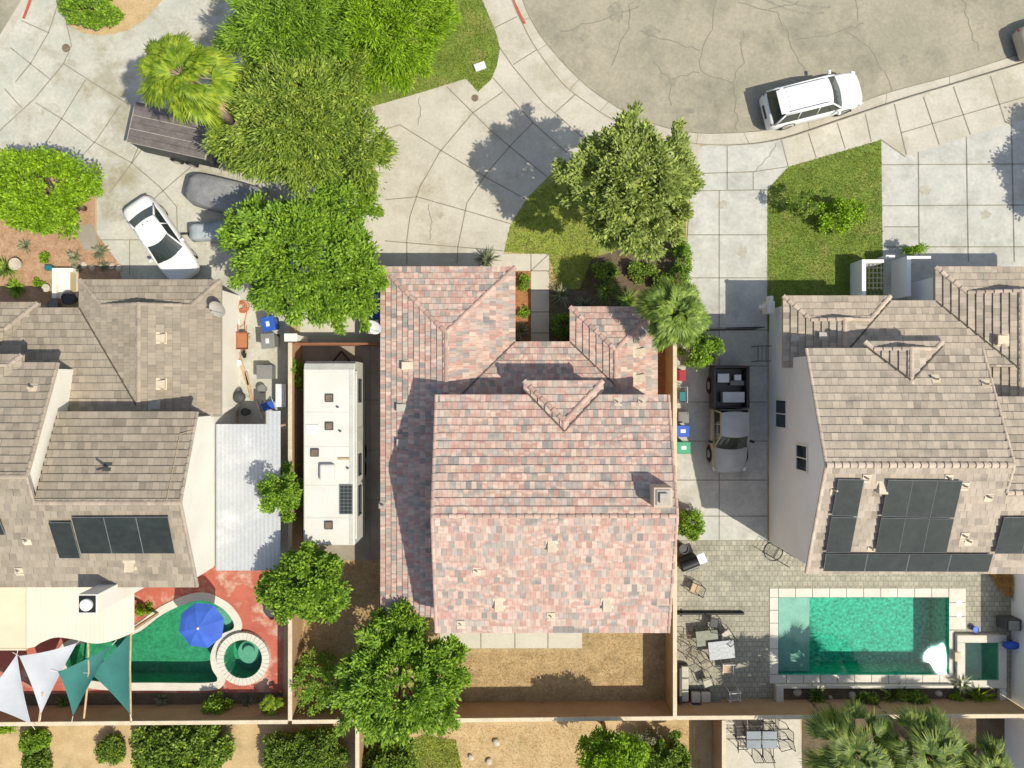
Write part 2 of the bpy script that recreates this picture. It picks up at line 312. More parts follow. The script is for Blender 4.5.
def catmull(pts, n=6, closed=False):
    P = [Vector(p) for p in pts]; out = []; N = len(P)
    for i in range(N if closed else N-1):
        if closed: a, b, c, d = P[i-1], P[i], P[(i+1)%N], P[(i+2)%N]
        else: a, b, c, d = P[max(i-1,0)], P[i], P[i+1], P[min(i+2,N-1)]
        for k in range(n):
            t = k/n; out.append(0.5*((2*b)+(c-a)*t+(2*a-5*b+4*c-d)*t*t+(3*b-a-3*c+d)*t**3))
    if not closed: out.append(P[-1])
    return out
def G(pts, z=0.0): return [W(x, y, z) for x, y in pts]
def struct(name, mb, m, **k): return tag(mb.build(name, m, **k), kind='structure')

# ------------------------------------------------------------ pools (outlines are cut out of the ground)
POOL_R = G([(778,597),(948,597),(948,674),(778,674)])
SPA_R = G([(962,641),(995,641),(995,678),(962,678)])
pl = catmull([(66,652),(90,641),(134,634),(165,613),(198,600),(220,606),(232,618),(234,628),(222,634),(214,646),(211,657),(213,669),(218,678),(210,682),(160,682),(100,681),(72,672)], 5, True)
POOL_L = [W(p[0], p[1]) for p in [Vector((q.x, q.y)) for q in pl]]
SC = W(245, 657); SPA_L = [SC + 1.02*Vector((math.cos(a*PI/12), math.sin(a*PI/12), 0)) for a in range(24)]
HOLES = [POOL_R, SPA_R, POOL_L, SPA_L]

# ------------------------------------------------------------ ground, road, pavements
road = [(18,-40),(18,0),(0,31),(-60,60)]
g = MB(); g.sheet([(-400,-400),(400,-400),(400,400),(-400,400)], -0.16, HOLES); struct('ground', g, 'soil_tan')
curb = catmull([(495,-90),(500,-40),(512,0),(523,25),(537,50),(563,84),(587,103),(613,120),(650,136),(697,144),(740,145),(783,139),(841,120),(901,100),(951,85),(1024,63),(1100,40),(1250,-6)], 4)
gut = catmull([(506,-90),(511,-40),(523,0),(533,22),(547,43),(573,72),(600,95),(640,118),(687,131),(733,132),(780,127),(838,110),(888,92),(951,75),(1015,55),(1100,28),(1250,-18)], 4)
curbW = [W(p.x, p.y) for p in [Vector((q[0], q[1])) for q in curb]]; gutW = [W(q[0], q[1]) for q in gut]
g = MB(); g.sheet([p for p in gutW] + [Vector((60,40,0)), Vector((-0.5,40,0))], -0.12); struct('road', g, 'asphalt')
g = MB(); g.sheet([Vector(p) for p in curbW] + list(reversed(gutW)), -0.116); struct('gutter', g, 'concrete')
roadL = [(40,-60),(19,0),(0,31),(-60,120),(-120,160)]; curbL = [(54,-60),(30,0),(4,45),(-50,140),(-120,200)]
g = MB(); g.sheet(G(roadL) + [Vector((-60,12,0)), Vector((-60,40,0)), Vector((-25,40,0))], -0.12); struct('road', g, 'asphalt')
g = MB(); g.sheet(G(curbL) + list(reversed(G(roadL))), -0.116); struct('gutter', g, 'concrete')
# soil slab of all the lots, with the kerb face as its rim
lot = list(reversed(G(curbL))) + list(curbW) + [Vector((62,20,0)), Vector((62,-60,0)), Vector((-60,-60,0))]
g = MB(); g.sheet(lot, 0.0, HOLES)
for a, b in zip(curbW, curbW[1:]): g.poly([(a.x,a.y,-0.16),(b.x,b.y,-0.16),(b.x,b.y,0),(a.x,a.y,0)])
cl = G(curbL)
for a, b in zip(cl, cl[1:]): g.poly([(a.x,a.y,-0.16),(b.x,b.y,-0.16),(b.x,b.y,0),(a.x,a.y,0)])
struct('yard_soil', g, 'soil_tan')
def flat(name, pts, m, z, holes=()):
    g = MB(); g.sheet(G(pts) if len(pts[0]) == 2 and not isinstance(pts[0], Vector) else pts, z, holes); return struct(name, g, m)
# left neighbour's forecourt and pavement
flat('driveway', [(30,0),(54,-60),(250,-60),(262,0),(262,110),(300,200),(300,300),(239,300),(239,296),(97,296),(97,196),(60,150),(-40,150),(-50,140),(4,45)], 'concrete_old', 0.03)
flat('flower_bed', [(62,-50),(61,2),(70,26),(84,34),(105,36),(128,31),(145,20),(165,-2),(200,-50)], 'soil_tan', 0.05)
flat('front_garden', [(-60,160),(60,156),(95,196),(96,232),(118,262),(122,280),(60,305),(-60,308)], 'mulch', 0.036)
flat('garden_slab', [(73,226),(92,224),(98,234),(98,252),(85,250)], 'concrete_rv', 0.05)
# middle forecourt
seg = [(482,0),(495,30),(500,48)]
kc = [(c[0], c[1]) for c in curb]
i0 = 4; 
mid = [(478,-90),(480,-40)] + seg + [(497,66),(491,80),(478,92),(466,79),(420,93),(375,106),(300,125),(300,275),(500,268),(504,252),(510,226),(528,197),(553,172),(585,158),(640,160),(700,170),(700,146)]
midW = G(mid) + list(reversed([p for p, c in zip(curbW, curb) if c[0] <= 697.5]))
flat('pavement', midW, 'concrete', 0.03)
flat('lawn', [(250,-60),(478,-60),(482,0),(495,30),(500,48),(497,66),(491,80),(478,92),(466,79),(420,93),(375,106),(330,116),(250,100)], 'grass', 0.02)
flat('lawn', [(504,252),(510,226),(528,197),(553,172),(585,158),(640,160),(686,170),(686,285),(560,290),(549,255)], 'grass_yellow', 0.02)
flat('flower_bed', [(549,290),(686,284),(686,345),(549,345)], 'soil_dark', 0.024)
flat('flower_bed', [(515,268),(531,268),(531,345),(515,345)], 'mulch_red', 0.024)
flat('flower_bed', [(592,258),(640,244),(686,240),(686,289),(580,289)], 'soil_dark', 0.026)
flat('path', [(500,254),(549,254),(549,352),(531,352),(531,271),(500,271)], 'concrete_pale', 0.034)
# shared side driveway between the middle and right house
dr = [(700,147)] + [(c[0], c[1]) for c in curb if 700 < c[0] < 784] + [(783,139),(788,167),(767,190),(767,540),(675,540),(675,330),(686,330),(686,260),(690,190)]
flat('driveway', dr, 'concrete_grey', 0.034)
sw = [(c[0], c[1]) for c in curb if c[0] >= 783] 
flat('pavement', [(783,139)] + sw + [(1250,60),(1024,120),(965,137),(905,157),(881,140),(788,167)], 'concrete', 0.03)
flat('lawn', [(767,190),(788,167),(881,140),(883,300),(767,332)], 'grass', 0.02)
flat('driveway', [(881,140),(905,157),(965,137),(1024,120),(1250,60),(1250,300),(883,300)], 'concrete_grey', 0.026)
# back yards
flat('paver_patio', [(675,540),(1012,540),(1012,712),(675,712)], 'pavers', 0.026, HOLES[:2])
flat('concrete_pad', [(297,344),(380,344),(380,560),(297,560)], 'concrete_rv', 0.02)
flat('concrete_pad', [(300,300),(380,300),(380,345),(300,345)], 'concrete_pale', 0.02)
flat('back_yard', [(292,560),(668,560),(668,703),(292,706)], 'soil_straw', 0.012)
flat('side_yard', [(640,300),(668,300),(668,560),(640,560)], 'mulch_red', 0.016)
flat('patio_slab', [(440,590),(582,590),(582,648),(440,648)], 'concrete_pale', 0.03)
flat('side_yard', [(239,285),(290,285),(290,600),(239,600)], 'concrete_old', 0.02)
flat('pool_deck', [(90,560),(283,560),(283,692),(-30,694),(-30,600)], 'red_deck', 0.024, HOLES[2:])
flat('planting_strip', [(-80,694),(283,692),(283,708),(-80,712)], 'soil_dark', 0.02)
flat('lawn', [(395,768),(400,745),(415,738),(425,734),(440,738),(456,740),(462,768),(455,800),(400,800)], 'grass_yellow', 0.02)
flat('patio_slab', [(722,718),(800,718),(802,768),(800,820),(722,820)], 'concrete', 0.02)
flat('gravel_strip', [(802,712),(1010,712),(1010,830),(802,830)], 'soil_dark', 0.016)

# joints, cracks, kerb paint
J = [[(0,131),(35,99),(64,64),(72,46),(67,24)],[(11,48),(31,64),(51,80)],[(5,89),(22,108)],[(64,64),(95,84),(128,104)],[(36,103),(62,119),(94,142),(132,163),(160,187),(177,207),(178,240)],
 [(86,80),(62,119),(47,142)],[(120,106),(97,140),(82,157)],[(49,33),(31,64),(16,82)],[(22,21),(49,33)],[(60,0),(49,33)],[(142,150),(110,193)],[(203,157),(153,200)],[(130,240),(178,240)],[(97,240),(130,240),(130,275)],[(150,120),(132,163)],
 [(447,87),(490,130),(510,147),(547,177)],[(400,125),(440,150),(487,178),(527,200)],[(417,197),(463,210),(497,220),(511,224)],[(385,241),(457,247),(503,251)],
 [(407,264),(407,240),(410,217),(420,187),(440,152),(473,113),(503,92)],[(457,264),(458,247),(467,203),(487,173),(513,143),(533,123)],[(500,48),(513,67),(543,103),(582,137),(600,150)],[(493,78),(533,123),(567,153)],
 [(513,65),(537,50)],[(495,28),(517,17)],[(555,113),(575,95)],[(385,200),(417,197)],[(384,130),(400,125)],
 [(727,146),(727,190)],[(690,174),(753,172),(787,167)],[(753,172),(753,190)],[(688,191),(767,190)],[(719,191),(719,540)],[(687,235),(767,235)],[(686,278),(767,278)],[(677,330),(767,330)],[(677,366),(767,366)],[(677,402),(767,402)],[(677,441),(767,441)],[(677,480),(767,480)],[(677,516),(767,516)],
 [(781,140),(788,167)],[(808,133),(816,158)],[(837,123),(845,149)],[(865,114),(871,142)],[(894,104),(906,155)],[(923,97),(939,145)],[(953,87),(970,135)],[(990,76),(1005,123)],[(901,133),(1001,104),(1060,87)],
 [(918,152),(919,260)],[(966,137),(968,262)],[(1011,123),(1014,262)],[(883,165),(1060,164)],[(883,206),(1060,205)],[(884,227),(918,227)],[(881,140),(905,157)],[(884,247),(1060,247)],
 [(531,271),(549,254)],[(531,271),(549,271)],[(531,290),(549,290)],[(531,312),(549,312)],[(531,333),(549,333)],[(531,254),(531,271)],
 [(297,400),(380,400)],[(297,450),(380,450)],[(297,500),(380,500)],[(370,344),(370,560)],[(481,590),(481,648)],[(515,590),(515,648)],[(548,590),(548,648)],
 [(762,720),(775,768)]]
g = MB()
for p in J: g.strip(G(p), 0.05, 0.042)
struct('pavement_joints', g, 'joint')
g = MB()
for i in range(1, len(curb)-1, 5):
    a = curbW[i]; b = min(gutW, key=lambda q: (q-a).length); g.strip([a, b], 0.03, -0.112)
g.strip([p + Vector((0,0,0)) for p in curbW], 0.045, 0.044); g.strip(gutW, 0.05, -0.111); struct('gutter_joints', g, 'joint')
def jag(pts, amp=0.12, sub=5):
    P = G(pts); out = []
    for a, b in zip(P, P[1:]):
        for k in range(sub):
            q = a.lerp(b, k/sub); out.append(q + Vector((random.uniform(-amp, amp), random.uniform(-amp, amp), 0)))
    out.append(P[-1]); return out
CR = [[(718,-20),(715,27),(700,50),(702,70),(733,82)],[(733,82),(743,60),(744,30)],[(733,82),(737,112),(738,130)],[(702,70),(670,80),(653,60)],[(740,0),(777,12),(790,37),(802,60),(808,72)],
 [(670,80),(672,105)],[(632,0),(628,28),(612,65)],[(768,10),(800,0)],[(850,30),(880,60),(893,90)],[(965,0),(968,18),(980,50)],[(798,40),(850,28),(865,22)],[(858,-5),(859,20)],[(560,30),(600,20),(640,5)],[(640,30),(660,38),(700,50)]]
g = MB()
for p in CR: g.strip(jag(p), 0.05, -0.114)
for p in [[(419,97),(421,112),(418,125)],[(428,205),(432,222),(430,240)],[(756,171),(772,152),(777,143)]]: g.strip(jag(p, 0.05), 0.03, 0.042)
struct('road_cracks', g, 'crack')
mat('tyre_rubber_mark', (0.21, 0.195, 0.15), (0.3, 0.27, 0.2), 3.0, 0.9, fine=0.2)
g = MB()
for q_ in ([(758,-6),(780,5),(800,11),(825,12)],[(762,-12),(786,-1),(806,5),(832,6)]): g.strip([W(a.x, a.y) for a in catmull([(*u,) for u in q_], 5)], 0.13, -0.115)
def blot(x, y, rx, ry, z, n=22):
    c = W(x, y); return [c + Vector((math.cos(2*PI*i/n)*rx*random.uniform(.6,1.1), math.sin(2*PI*i/n)*ry*random.uniform(.6,1.1), 0)) for i in range(n)]
for b_ in ((616,10,.5,.7),(651,30,.6,.4),(690,110,.35,.2),(905,60,.3,.4)): g.sheet(blot(*b_, 0), -0.1155)
struct('road_stains', g, 'tyre_rubber_mark')
g = MB()
for b_ in ((722,205,.4,.25),(742,252,.3,.4),(440,215,.25,.2),(925,190,.4,.3),(985,215,.35,.25),(118,215,.5,.4)): g.sheet(blot(*b_, 0), 0.0365 if b_[0]<883 or b_[0]>1100 else 0.029)
mat('oil_stain', (0.33, 0.30, 0.235), (0.42, 0.39, 0.31), 3.0, 0.8, fine=0.2)
struct('driveway_stains', g, 'oil_stain')
g = MB(); g.strip([W(512.5,-1)-Vector((0,0,0)), W(520,15), W(525,24)], 0.13, 0.038); g.strip([W(31,0), W(24,19)], 0.16, 0.038); struct('curb_paint', g, 'red_curb')
for (x, y, r) in ((66,48,0.19),(475,98,0.16)):
    g = MB(); g.lathe(W(x, y, 0.03), [(r+0.03,0),(r+0.03,0.012),(r,0.012),(r,0.02)], 20)
    tag(g.build('utility_cover', 'bark'), 'round brown utility cover set in the pavement beside the %s' % ('flower bed at the top left' if x < 100 else 'corner of the lawn'), 'utility cover')
g = MB(); c = W(480, 67, 0.02); g.obox(c+Vector((0,0,0.06)), (0.28,0.1,0), (-0.07,0.18,0), (0,0,0.06)); g.obox(c+Vector((0,0,0.13)), (0.24,0.085,0), (-0.06,0.15,0), (0,0,0.012)); tag(g.build('utility_box', 'white_plastic', bevel=0.01), 'pale flat utility box lying in the lawn near the kerb', 'utility box')

# ------------------------------------------------------------ roofs
def clip2(poly, ax, val, keep_gt):
    out = []
    for i in range(len(poly)):
        a = poly[i]; b = poly[(i+1) % len(poly)]
        ia = (a[ax] >= val) == keep_gt or a[ax] == val; ib = (b[ax] >= val) == keep_gt or b[ax] == val
        if ia: out.append(a)
        if ia != ib:
            t = (val - a[ax]) / (b[ax] - a[ax]); out.append((a[0]+t*(b[0]-a[0]), a[1]+t*(b[1]-a[1])))
    return out
def area2(p): return abs(sum(p[i][0]*p[(i+1)%len(p)][1]-p[(i+1)%len(p)][0]*p[i][1] for i in range(len(p))))/2
def roof_plane(mb, P, ex=0.35, tw=0.31, t=0.062, thick=0.16):
    P = [Vector(p) for p in P]; n = Vector((0,0,0))
    for i in range(len(P)): n += P[i].cross(P[(i+1) % len(P)])
    n.normalize()
    if n.z < 0: P.reverse(); n = -n
    s = (Vector((0,0,1)) - n*n.z).normalized(); e = s.cross(n); o = min(P, key=lambda p: p.z)
    Q = [((p-o).dot(e), (p-o).dot(s)) for p in P]
    # deck with a fascia edge
    k = len(mb.v); N = len(P); mb.v += [tuple(p) for p in P] + [tuple(p - Vector((0,0,thick))) for p in P]
    mb.f.append(tuple(k+N+i for i in reversed(range(N)))); mb.m.append(1)
    for tr in tessellate_polygon([[Vector((q[0],q[1],0)) for q in Q]]):
        mb.f.append(tuple(k+i for i in tr)); mb.m.append(2)
    for i in range(N): j=(i+1)%N; mb.f.append((k+N+i,k+N+j,k+j,k+i)); mb.m.append(1)
    bmax = max(q[1] for q in Q); row = 0; b0 = 0.0
    while b0 < bmax - 0.02:
        b1 = min(b0+ex, bmax); rp = clip2(clip2(Q, 1, b0, True), 1, b1, False)
        if len(rp) > 2:
            a0 = min(q[0] for q in rp); a1 = max(q[0] for q in rp)
            c = math.floor(a0/tw)*tw - (tw/2 if row % 2 else 0)
            while c < a1:
                cp = clip2(clip2(rp, 0, c+0.003, True), 0, c+tw-0.003, False)
                if len(cp) > 2 and area2(cp) > 0.002:
                    jit = random.uniform(0, 0.007); i = len(mb.v); L = len(cp)
                    up = random.uniform(-0.006, 0.006)
                    for (a, b) in cp:
                        h = 0.006 + jit + t*(1-(b-b0)/ex) + up*(a-c)/tw
                        mb.v.append(tuple(o + a*e + b*s + h*n))
                    mb.f.append(tuple(range(i, i+L))); mb.m.append(0)
                    for q in range(L):
                        r = (q+1) % L
                        if abs(cp[q][1]-b0) < 1e-5 and abs(cp[r][1]-b0) < 1e-5:
                            j = len(mb.v)
                            mb.v.append(tuple(o + cp[q][0]*e + b0*s)); mb.v.append(tuple(o + cp[r][0]*e + b0*s))
                            mb.f.append((i+q, j, j+1, i+r)); mb.m.append(0)
                c += tw
        b0 += ex; row += 1
def caps(mb, a, b, r=0.12, L=0.36, m=3, lift=0.03):
    a = Vector(a); b = Vector(b); d = b-a; n = max(1, round(d.length/L)); d /= n; dn = d.normalized()
    u = dn.cross(Vector((0,0,1))).normalized(); v = u.cross(dn)
    for i in range(n):
        p = a + i*d; q = p + d*1.08; k = len(mb.v)
        for pt, rr, h in ((p, r*1.12, lift+0.03), (q, r*0.93, lift)):
            for t in range(6):
                an = PI*t/5; mb.v.append(tuple(pt + u*rr*math.cos(an) + v*(rr*0.75*math.sin(an)) + Vector((0,0,h-0.035))))
        for t in range(5): mb.f.append((k+t, k+t+1, k+7+t, k+6+t)); mb.m.append(m)
        mb.f.append(tuple(k+t for t in reversed(range(6)))); mb.m.append(m)
def valley(mb, a, b, lift=0.075):
    a = Vector(a)+Vector((0,0,lift)); b = Vector(b)+Vector((0,0,lift)); d = (b-a); q = d.cross(Vector((0,0,1))).normalized()
    mb.obox((a+b)/2, d/2, q*.035, (0,0,.006), 2)
def ray(px, py, P, n):
    o = Vector((0,0,H)); d = Vector(((px-512)/F, -(py-384)/F, -1)); n = Vector(n)
    return o + d * ((Vector(P)-o).dot(n) / d.dot(n))
def frame(P):
    P = [Vector(p) for p in P]; n = (P[1]-P[0]).cross(P[2]-P[0]).normalized()
    if n.z < 0: n = -n
    s = (Vector((0,0,1)) - n*n.z).normalized(); return P[0], n, s, s.cross(n)
def vent(parent, px, py, plane, m='vent', k=1.0):
    P0, n, s, e = frame(plane); c = ray(px, py, P0, n) + 0.03*n; w = 0.24*k; l = 0.26*k; h = 0.24*k
    g = MB(); v = [c-w*e-l*s, c+w*e-l*s, c+w*0.75*e+l*s, c-w*0.75*e+l*s, c-w*0.8*e-l*s+h*n, c+w*0.8*e-l*s+h*n, c+w*0.55*e+l*0.6*s+0.04*n, c-w*0.55*e+l*0.6*s+0.04*n]
    g.add(v, [(4,5,6,7),(0,1,5,4),(1,2,6,5),(2,3,7,6),(3,0,4,7)])
    g.obox(c-0.02*n+0.0*s, e*w*1.15, s*(l*1.15), n*0.03)
    g.build('roof_vent', m, parent)
def pipe(parent, px, py, plane, h=0.45, r=0.05, m='vent'):
    P0, n, s, e = frame(plane); c = ray(px, py, P0, n); g = MB()
    g.obox(c+0.05*n, e*0.18, s*0.2, n*0.012); g.tube(c, c+Vector((0,0,h)), r, r, 10); g.tube(c+Vector((0,0,h)), c+Vector((0,0,h+0.02)), r*0.7, r*0.6, 10)
    g.build('vent_pipe', m, parent)
def panels(parent, quad, nx, ny, plane):
    P0, n, s, e = frame(plane)
    A, B, C, D = [ray(x, y, P0 + 0.22*n, n) for x, y in quad]      # top-left, top-right, bottom-right, bottom-left
    for i in range(nx):
        for j in range(ny):
            def pt(u, v): return A.lerp(B, u).lerp(D.lerp(C, u), v)
            u0, u1, v0, v1 = i/nx, (i+1)/nx, j/ny, (j+1)/ny
            c = [pt(u0,v0), pt(u1,v0), pt(u1,v1), pt(u0,v1)]; ce = sum(c, Vector())/4
            fr = MB(); o = [ce+(p-ce)*0.992 for p in c]
            fr.add([p - 0.035*n for p in o] + o, [(0,1,2,3),(7,6,5,4),(0,4,5,1),(1,5,6,2),(2,6,7,3),(3,7,4,0)])
            f = fr.build('solar_panel', 'solar_frame', parent)
            gl = MB(); q = [ce+(p-ce)*0.975+0.004*n for p in c]; gl.poly(q); gl.build('glass_face', 'solar', f)
def window(parent, c, u, v, n, hw, hh, fm='stucco_white', bars=1):
    """window on a wall: centre, along vector u, up vector v, outward n"""
    c=Vector(c);u=Vector(u);v=Vector(v);n=Vector(n); g=MB()
    for sx in (-1,1): g.obox(c+u*sx*hw+n*0.02, u*0.04, v*(hh+0.04), n*0.035)
    for sy in (-1,1): g.obox(c+v*sy*hh+n*0.02, u*(hw-0.04), v*0.04, n*0.034)
    for k in range(bars): g.obox(c+u*((k+1)/(bars+1)*2-1)*hw+n*0.015, u*0.025, v*(hh-0.04), n*0.025)
    f = g.build('window', fm, parent); p = MB(); p.obox(c+n*0.008, u*(hw-0.02), v*(hh-0.02), n*0.006); p.build('pane', 'glass', f)

# ---- middle house, pink tiled
mh = thing('house', 'large house with pink and grey tiled roofs in the middle of the photo', 'house', (1.5, -3, 0), 'two-storey tiled houses along the street')
zl = 3.1; p = 0.31; fl = (H-zl)/F
XL = -131*fl; X2 = 3*fl; Yn = 117*fl; Xr = (XL+X2)/2; hr = (X2-XL)/2; zr = zl+p*hr; Yp = Yn-hr
Ym = 42*fl; X3 = 58*fl; X4 = 145*fl; Yw = 77*fl; Xq = (X3+X4)/2; hq = (X4-X3)/2; zq = zl+p*hq; Yq = Yw-hq
YS = -11.15; YU = -0.9
lw = MB()
pA = [(XL,Yn,zl),(X2,Yn,zl),(Xr,Yp,zr)]; pB = [(XL,YS,zl),(XL,Yn,zl),(Xr,Yp,zr),(Xr,YS,zr)]
pC = [(X2,Yn,zl),(X2,Ym,zl),(X2-(Ym-YU),YU,zl+p*(Ym-YU)),(Xr,YU,zr),(Xr,Yp,zr)]
pD = [(X2,Ym,zl),(X3,Ym,zl),(Xq,Ym-hq,zq),(Xq,YU,zl+p*(Ym-YU)),(X2-(Ym-YU),YU,zl+p*(Ym-YU))]
pE = [(X3,Yw,zl),(X4,Yw,zl),(Xq,Yq,zq)]; pF = [(X3,Ym,zl),(X3,Yw,zl),(Xq,Yq,zq),(Xq,Ym-hq,zq)]
pG_ = [(X4,Yw,zl),(X4,YU,zl),(Xq,YU,zq),(Xq,Yq,zq)]
for q in (pA,pB,pC,pD,pE,pF,pG_): roof_plane(lw, q, 0.30 if q is pB else 0.33, 0.23)
for a, b in (((XL,Yn,zl),(Xr,Yp,zr)),((X2,Yn,zl),(Xr,Yp,zr)),((Xr,-0.4,zr),(Xr,Yp,zr)),((X3,Yw,zl),(Xq,Yq,zq)),((X4,Yw,zl),(Xq,Yq,zq)),((Xq,-0.4,zq),(Xq,Yq,zq))): caps(lw, a, b, 0.11)
TM = ['tile_pink','fascia_pink','deck_pink','cap_pink']
valley(lw,(X2,Ym,zl),(X2-(Ym-YU),YU,zl+p*(Ym-YU))); valley(lw,(X3,Ym,zl),(Xq,Ym-hq,zq))
rlow = lw.build('roof', TM, mh)
ze = 5.6; zt = 7.3; XuL = -3.43; XuR = 7.09; YuN = -0.5; YuR = -132*(H-zt)/F; YuS = -248*(H-ze)/F
up = MB()
pN = [(XuL,YuN,ze),(XuR,YuN,ze),(XuR,YuR,zt),(XuL,YuR,zt)]; pS = [(XuL,YuR,zt),(XuR,YuR,zt),(XuR,YuS,ze),(XuL,YuS,ze)]
roof_plane(up, pN, 0.36, 0.23); roof_plane(up, pS, 0.36, 0.23)
caps(up, (XuL,YuR,zt), (XuR,YuR,zt), 0.09)
for x in (XuL, XuR):      # rake trim tiles
    caps(up, (x,YuN,ze), (x,YuR,zt), 0.075, 0.36, 3, 0.045); caps(up, (x,YuS,ze), (x,YuR,zt), 0.075, 0.36, 3, 0.045)
# hipped dormer over the entrance
dz = 5.52; d0 = 0.55; d1 = 4.13; dc = (d0+d1)/2; dh = (d1-d0)/2; pd = 0.34; dY = 0.14; za = dz+pd*dh; sN = (zt-ze)/(YuN-YuR)
yb = YuN-(za-ze)/sN; yv = YuN-(dz-ze)/sN
roof_plane(up, [(d0,dY,dz),(d1,dY,dz),(dc,dY-dh,za)], 0.34, 0.23, thick=0.1)
roof_plane(up, [(d1,dY,dz),(d1,yv,dz),(dc,yb,za),(dc,dY-dh,za)], 0.34, 0.23, thick=0.1)
roof_plane(up, [(d0,yv,dz),(d0,dY,dz),(dc,dY-dh,za),(dc,yb,za)], 0.34, 0.23, thick=0.1)
caps(up, (d0,dY,dz), (dc,dY-dh,za), 0.11); caps(up, (d1,dY,dz), (dc,dY-dh,za), 0.11); caps(up, (dc,dY-dh,za), (dc,yb,za), 0.11)
for xx in (d0, d1): valley(up,(xx,yv,dz),(dc,yb,za),.09)
rup = up.build('roof', TM, mh)
wl = MB()
wl.prism([(XL+.35,Yn-.4),(X2-.35,Yn-.4),(X2-.35,Ym-.4),(X3+.35,Ym-.4),(X3+.35,Yw-.4),(X4-.3,Yw-.4),(X4-.3,YU-.05),(XL+.35,YU-.05)], 0, zl-0.1)
wl.box((XL+.35,YS+.2,0),(Xr,YU-.06,zl-0.1))
wl.box((XuL+.25,YuS+.3,0.0),(XuR-.15,YuN-.3,ze-0.12))
for x in (XuL+.24, XuR-.4): wl.add([(x,YuN-.32,ze-.13),(x,YuS+.32,ze-.13),(x,YuR,zt-.14),(x+.25,YuN-.32,ze-.13),(x+.25,YuS+.32,ze-.13),(x+.25,YuR,zt-.14)],[(0,2,1),(3,4,5),(0,1,4,3),(1,2,5,4),(2,0,3,5)])
wl.box((d0+.25,YuN-.35,zl),(d1-.25,dY-.25,dz-0.09))
wl.add([(XL+.35,YS+.21,zl-.1),(Xr,YS+.21,zl-.1),(Xr,YS+.21,zr-.15),(XL+.35,YS+.45,zl-.1),(Xr,YS+.45,zl-.1),(Xr,YS+.45,zr-.15)],[(0,1,2),(5,4,3),(0,2,5,3),(1,4,5,2)])
wl.build('wall', 'stucco_pink', mh)
g = MB(); xc = (XL+X2)/2; g.box((xc-2.4,Yn-.42,0),(xc+2.4,Yn-.36,2.2)); 
for i in range(1,4): g.box((xc-2.4,Yn-.365,i*.55-.01),(xc+2.4,Yn-.35,i*.55+.01))
g.build('garage_door', 'white_plastic', mh)
g = MB(); g.box((1.0,Ym-.42,0),(2.0,Ym-.35,2.1)); g.build('door', 'wood_red', mh)
for (x, z) in ((1.2,4.5),(3.4,4.5)): window(mh, (x,dY-.24,z), (1,0,0),(0,0,1),(0,1,0), .5,.5)
for (x, z) in ((-1.5,1.5),(1.5,1.5),(4.8,1.5),(-1.5,4.3),(1.5,4.3),(4.8,4.3)): window(mh, (x,YuS+.3,z), (1,0,0),(0,0,1),(0,-1,0), .7,.6)
window(mh, (5.0,Yw-.4,1.5), (1,0,0),(0,0,1),(0,1,0), .8,.6)
for y in (-3,-6.5): window(mh, (XuL+.25,y,4.7), (0,1,0),(0,0,1),(-1,0,0), .4,.4); window(mh, (XL+.35,y,1.5), (0,1,0),(0,0,1),(-1,0,0), .5,.5)
for (x, y) in ((409,366),(404,408),(404,443),(404,480)): vent(rlow, x, y, pB[:3], 'vent' if y < 380 else 'vent_grey')  # vents in the upper storey's shadow get a darker tone, shade painted in
for y in (352, 378): vent(rlow, 638, y, pG_[:3])
for (x, y) in ((499,603),(607,603),(552,544)): vent(rup, x, y, pS[:3])
for (x, y) in ((477,571),(461,624),(551,616)): pipe(rup, x, y, pS[:3], 0.25, 0.035)
for (x, y) in ((618,402),(642,402)): pipe(rup, x, y, pN[:3], 0.25, 0.035)
pipe(rlow, 383, 505, pB[:3], 0.5, 0.06, 'vent_grey')
g = MB(); c = W(664, 498, 8.1); g.box((c.x-.4,c.y-.42,5.9),(c.x+.38,c.y+.42,8.0)); ch = g.build('chimney', 'stucco_pink', mh)
g = MB(); g.box((c.x-.3,c.y-.32,8.0),(c.x+.28,c.y+.32,8.06)); g.box((c.x-.18,c.y-.2,8.06),(c.x+.16,c.y+.2,8.2)); g.build('chimney_cap', 'vent_grey', ch)

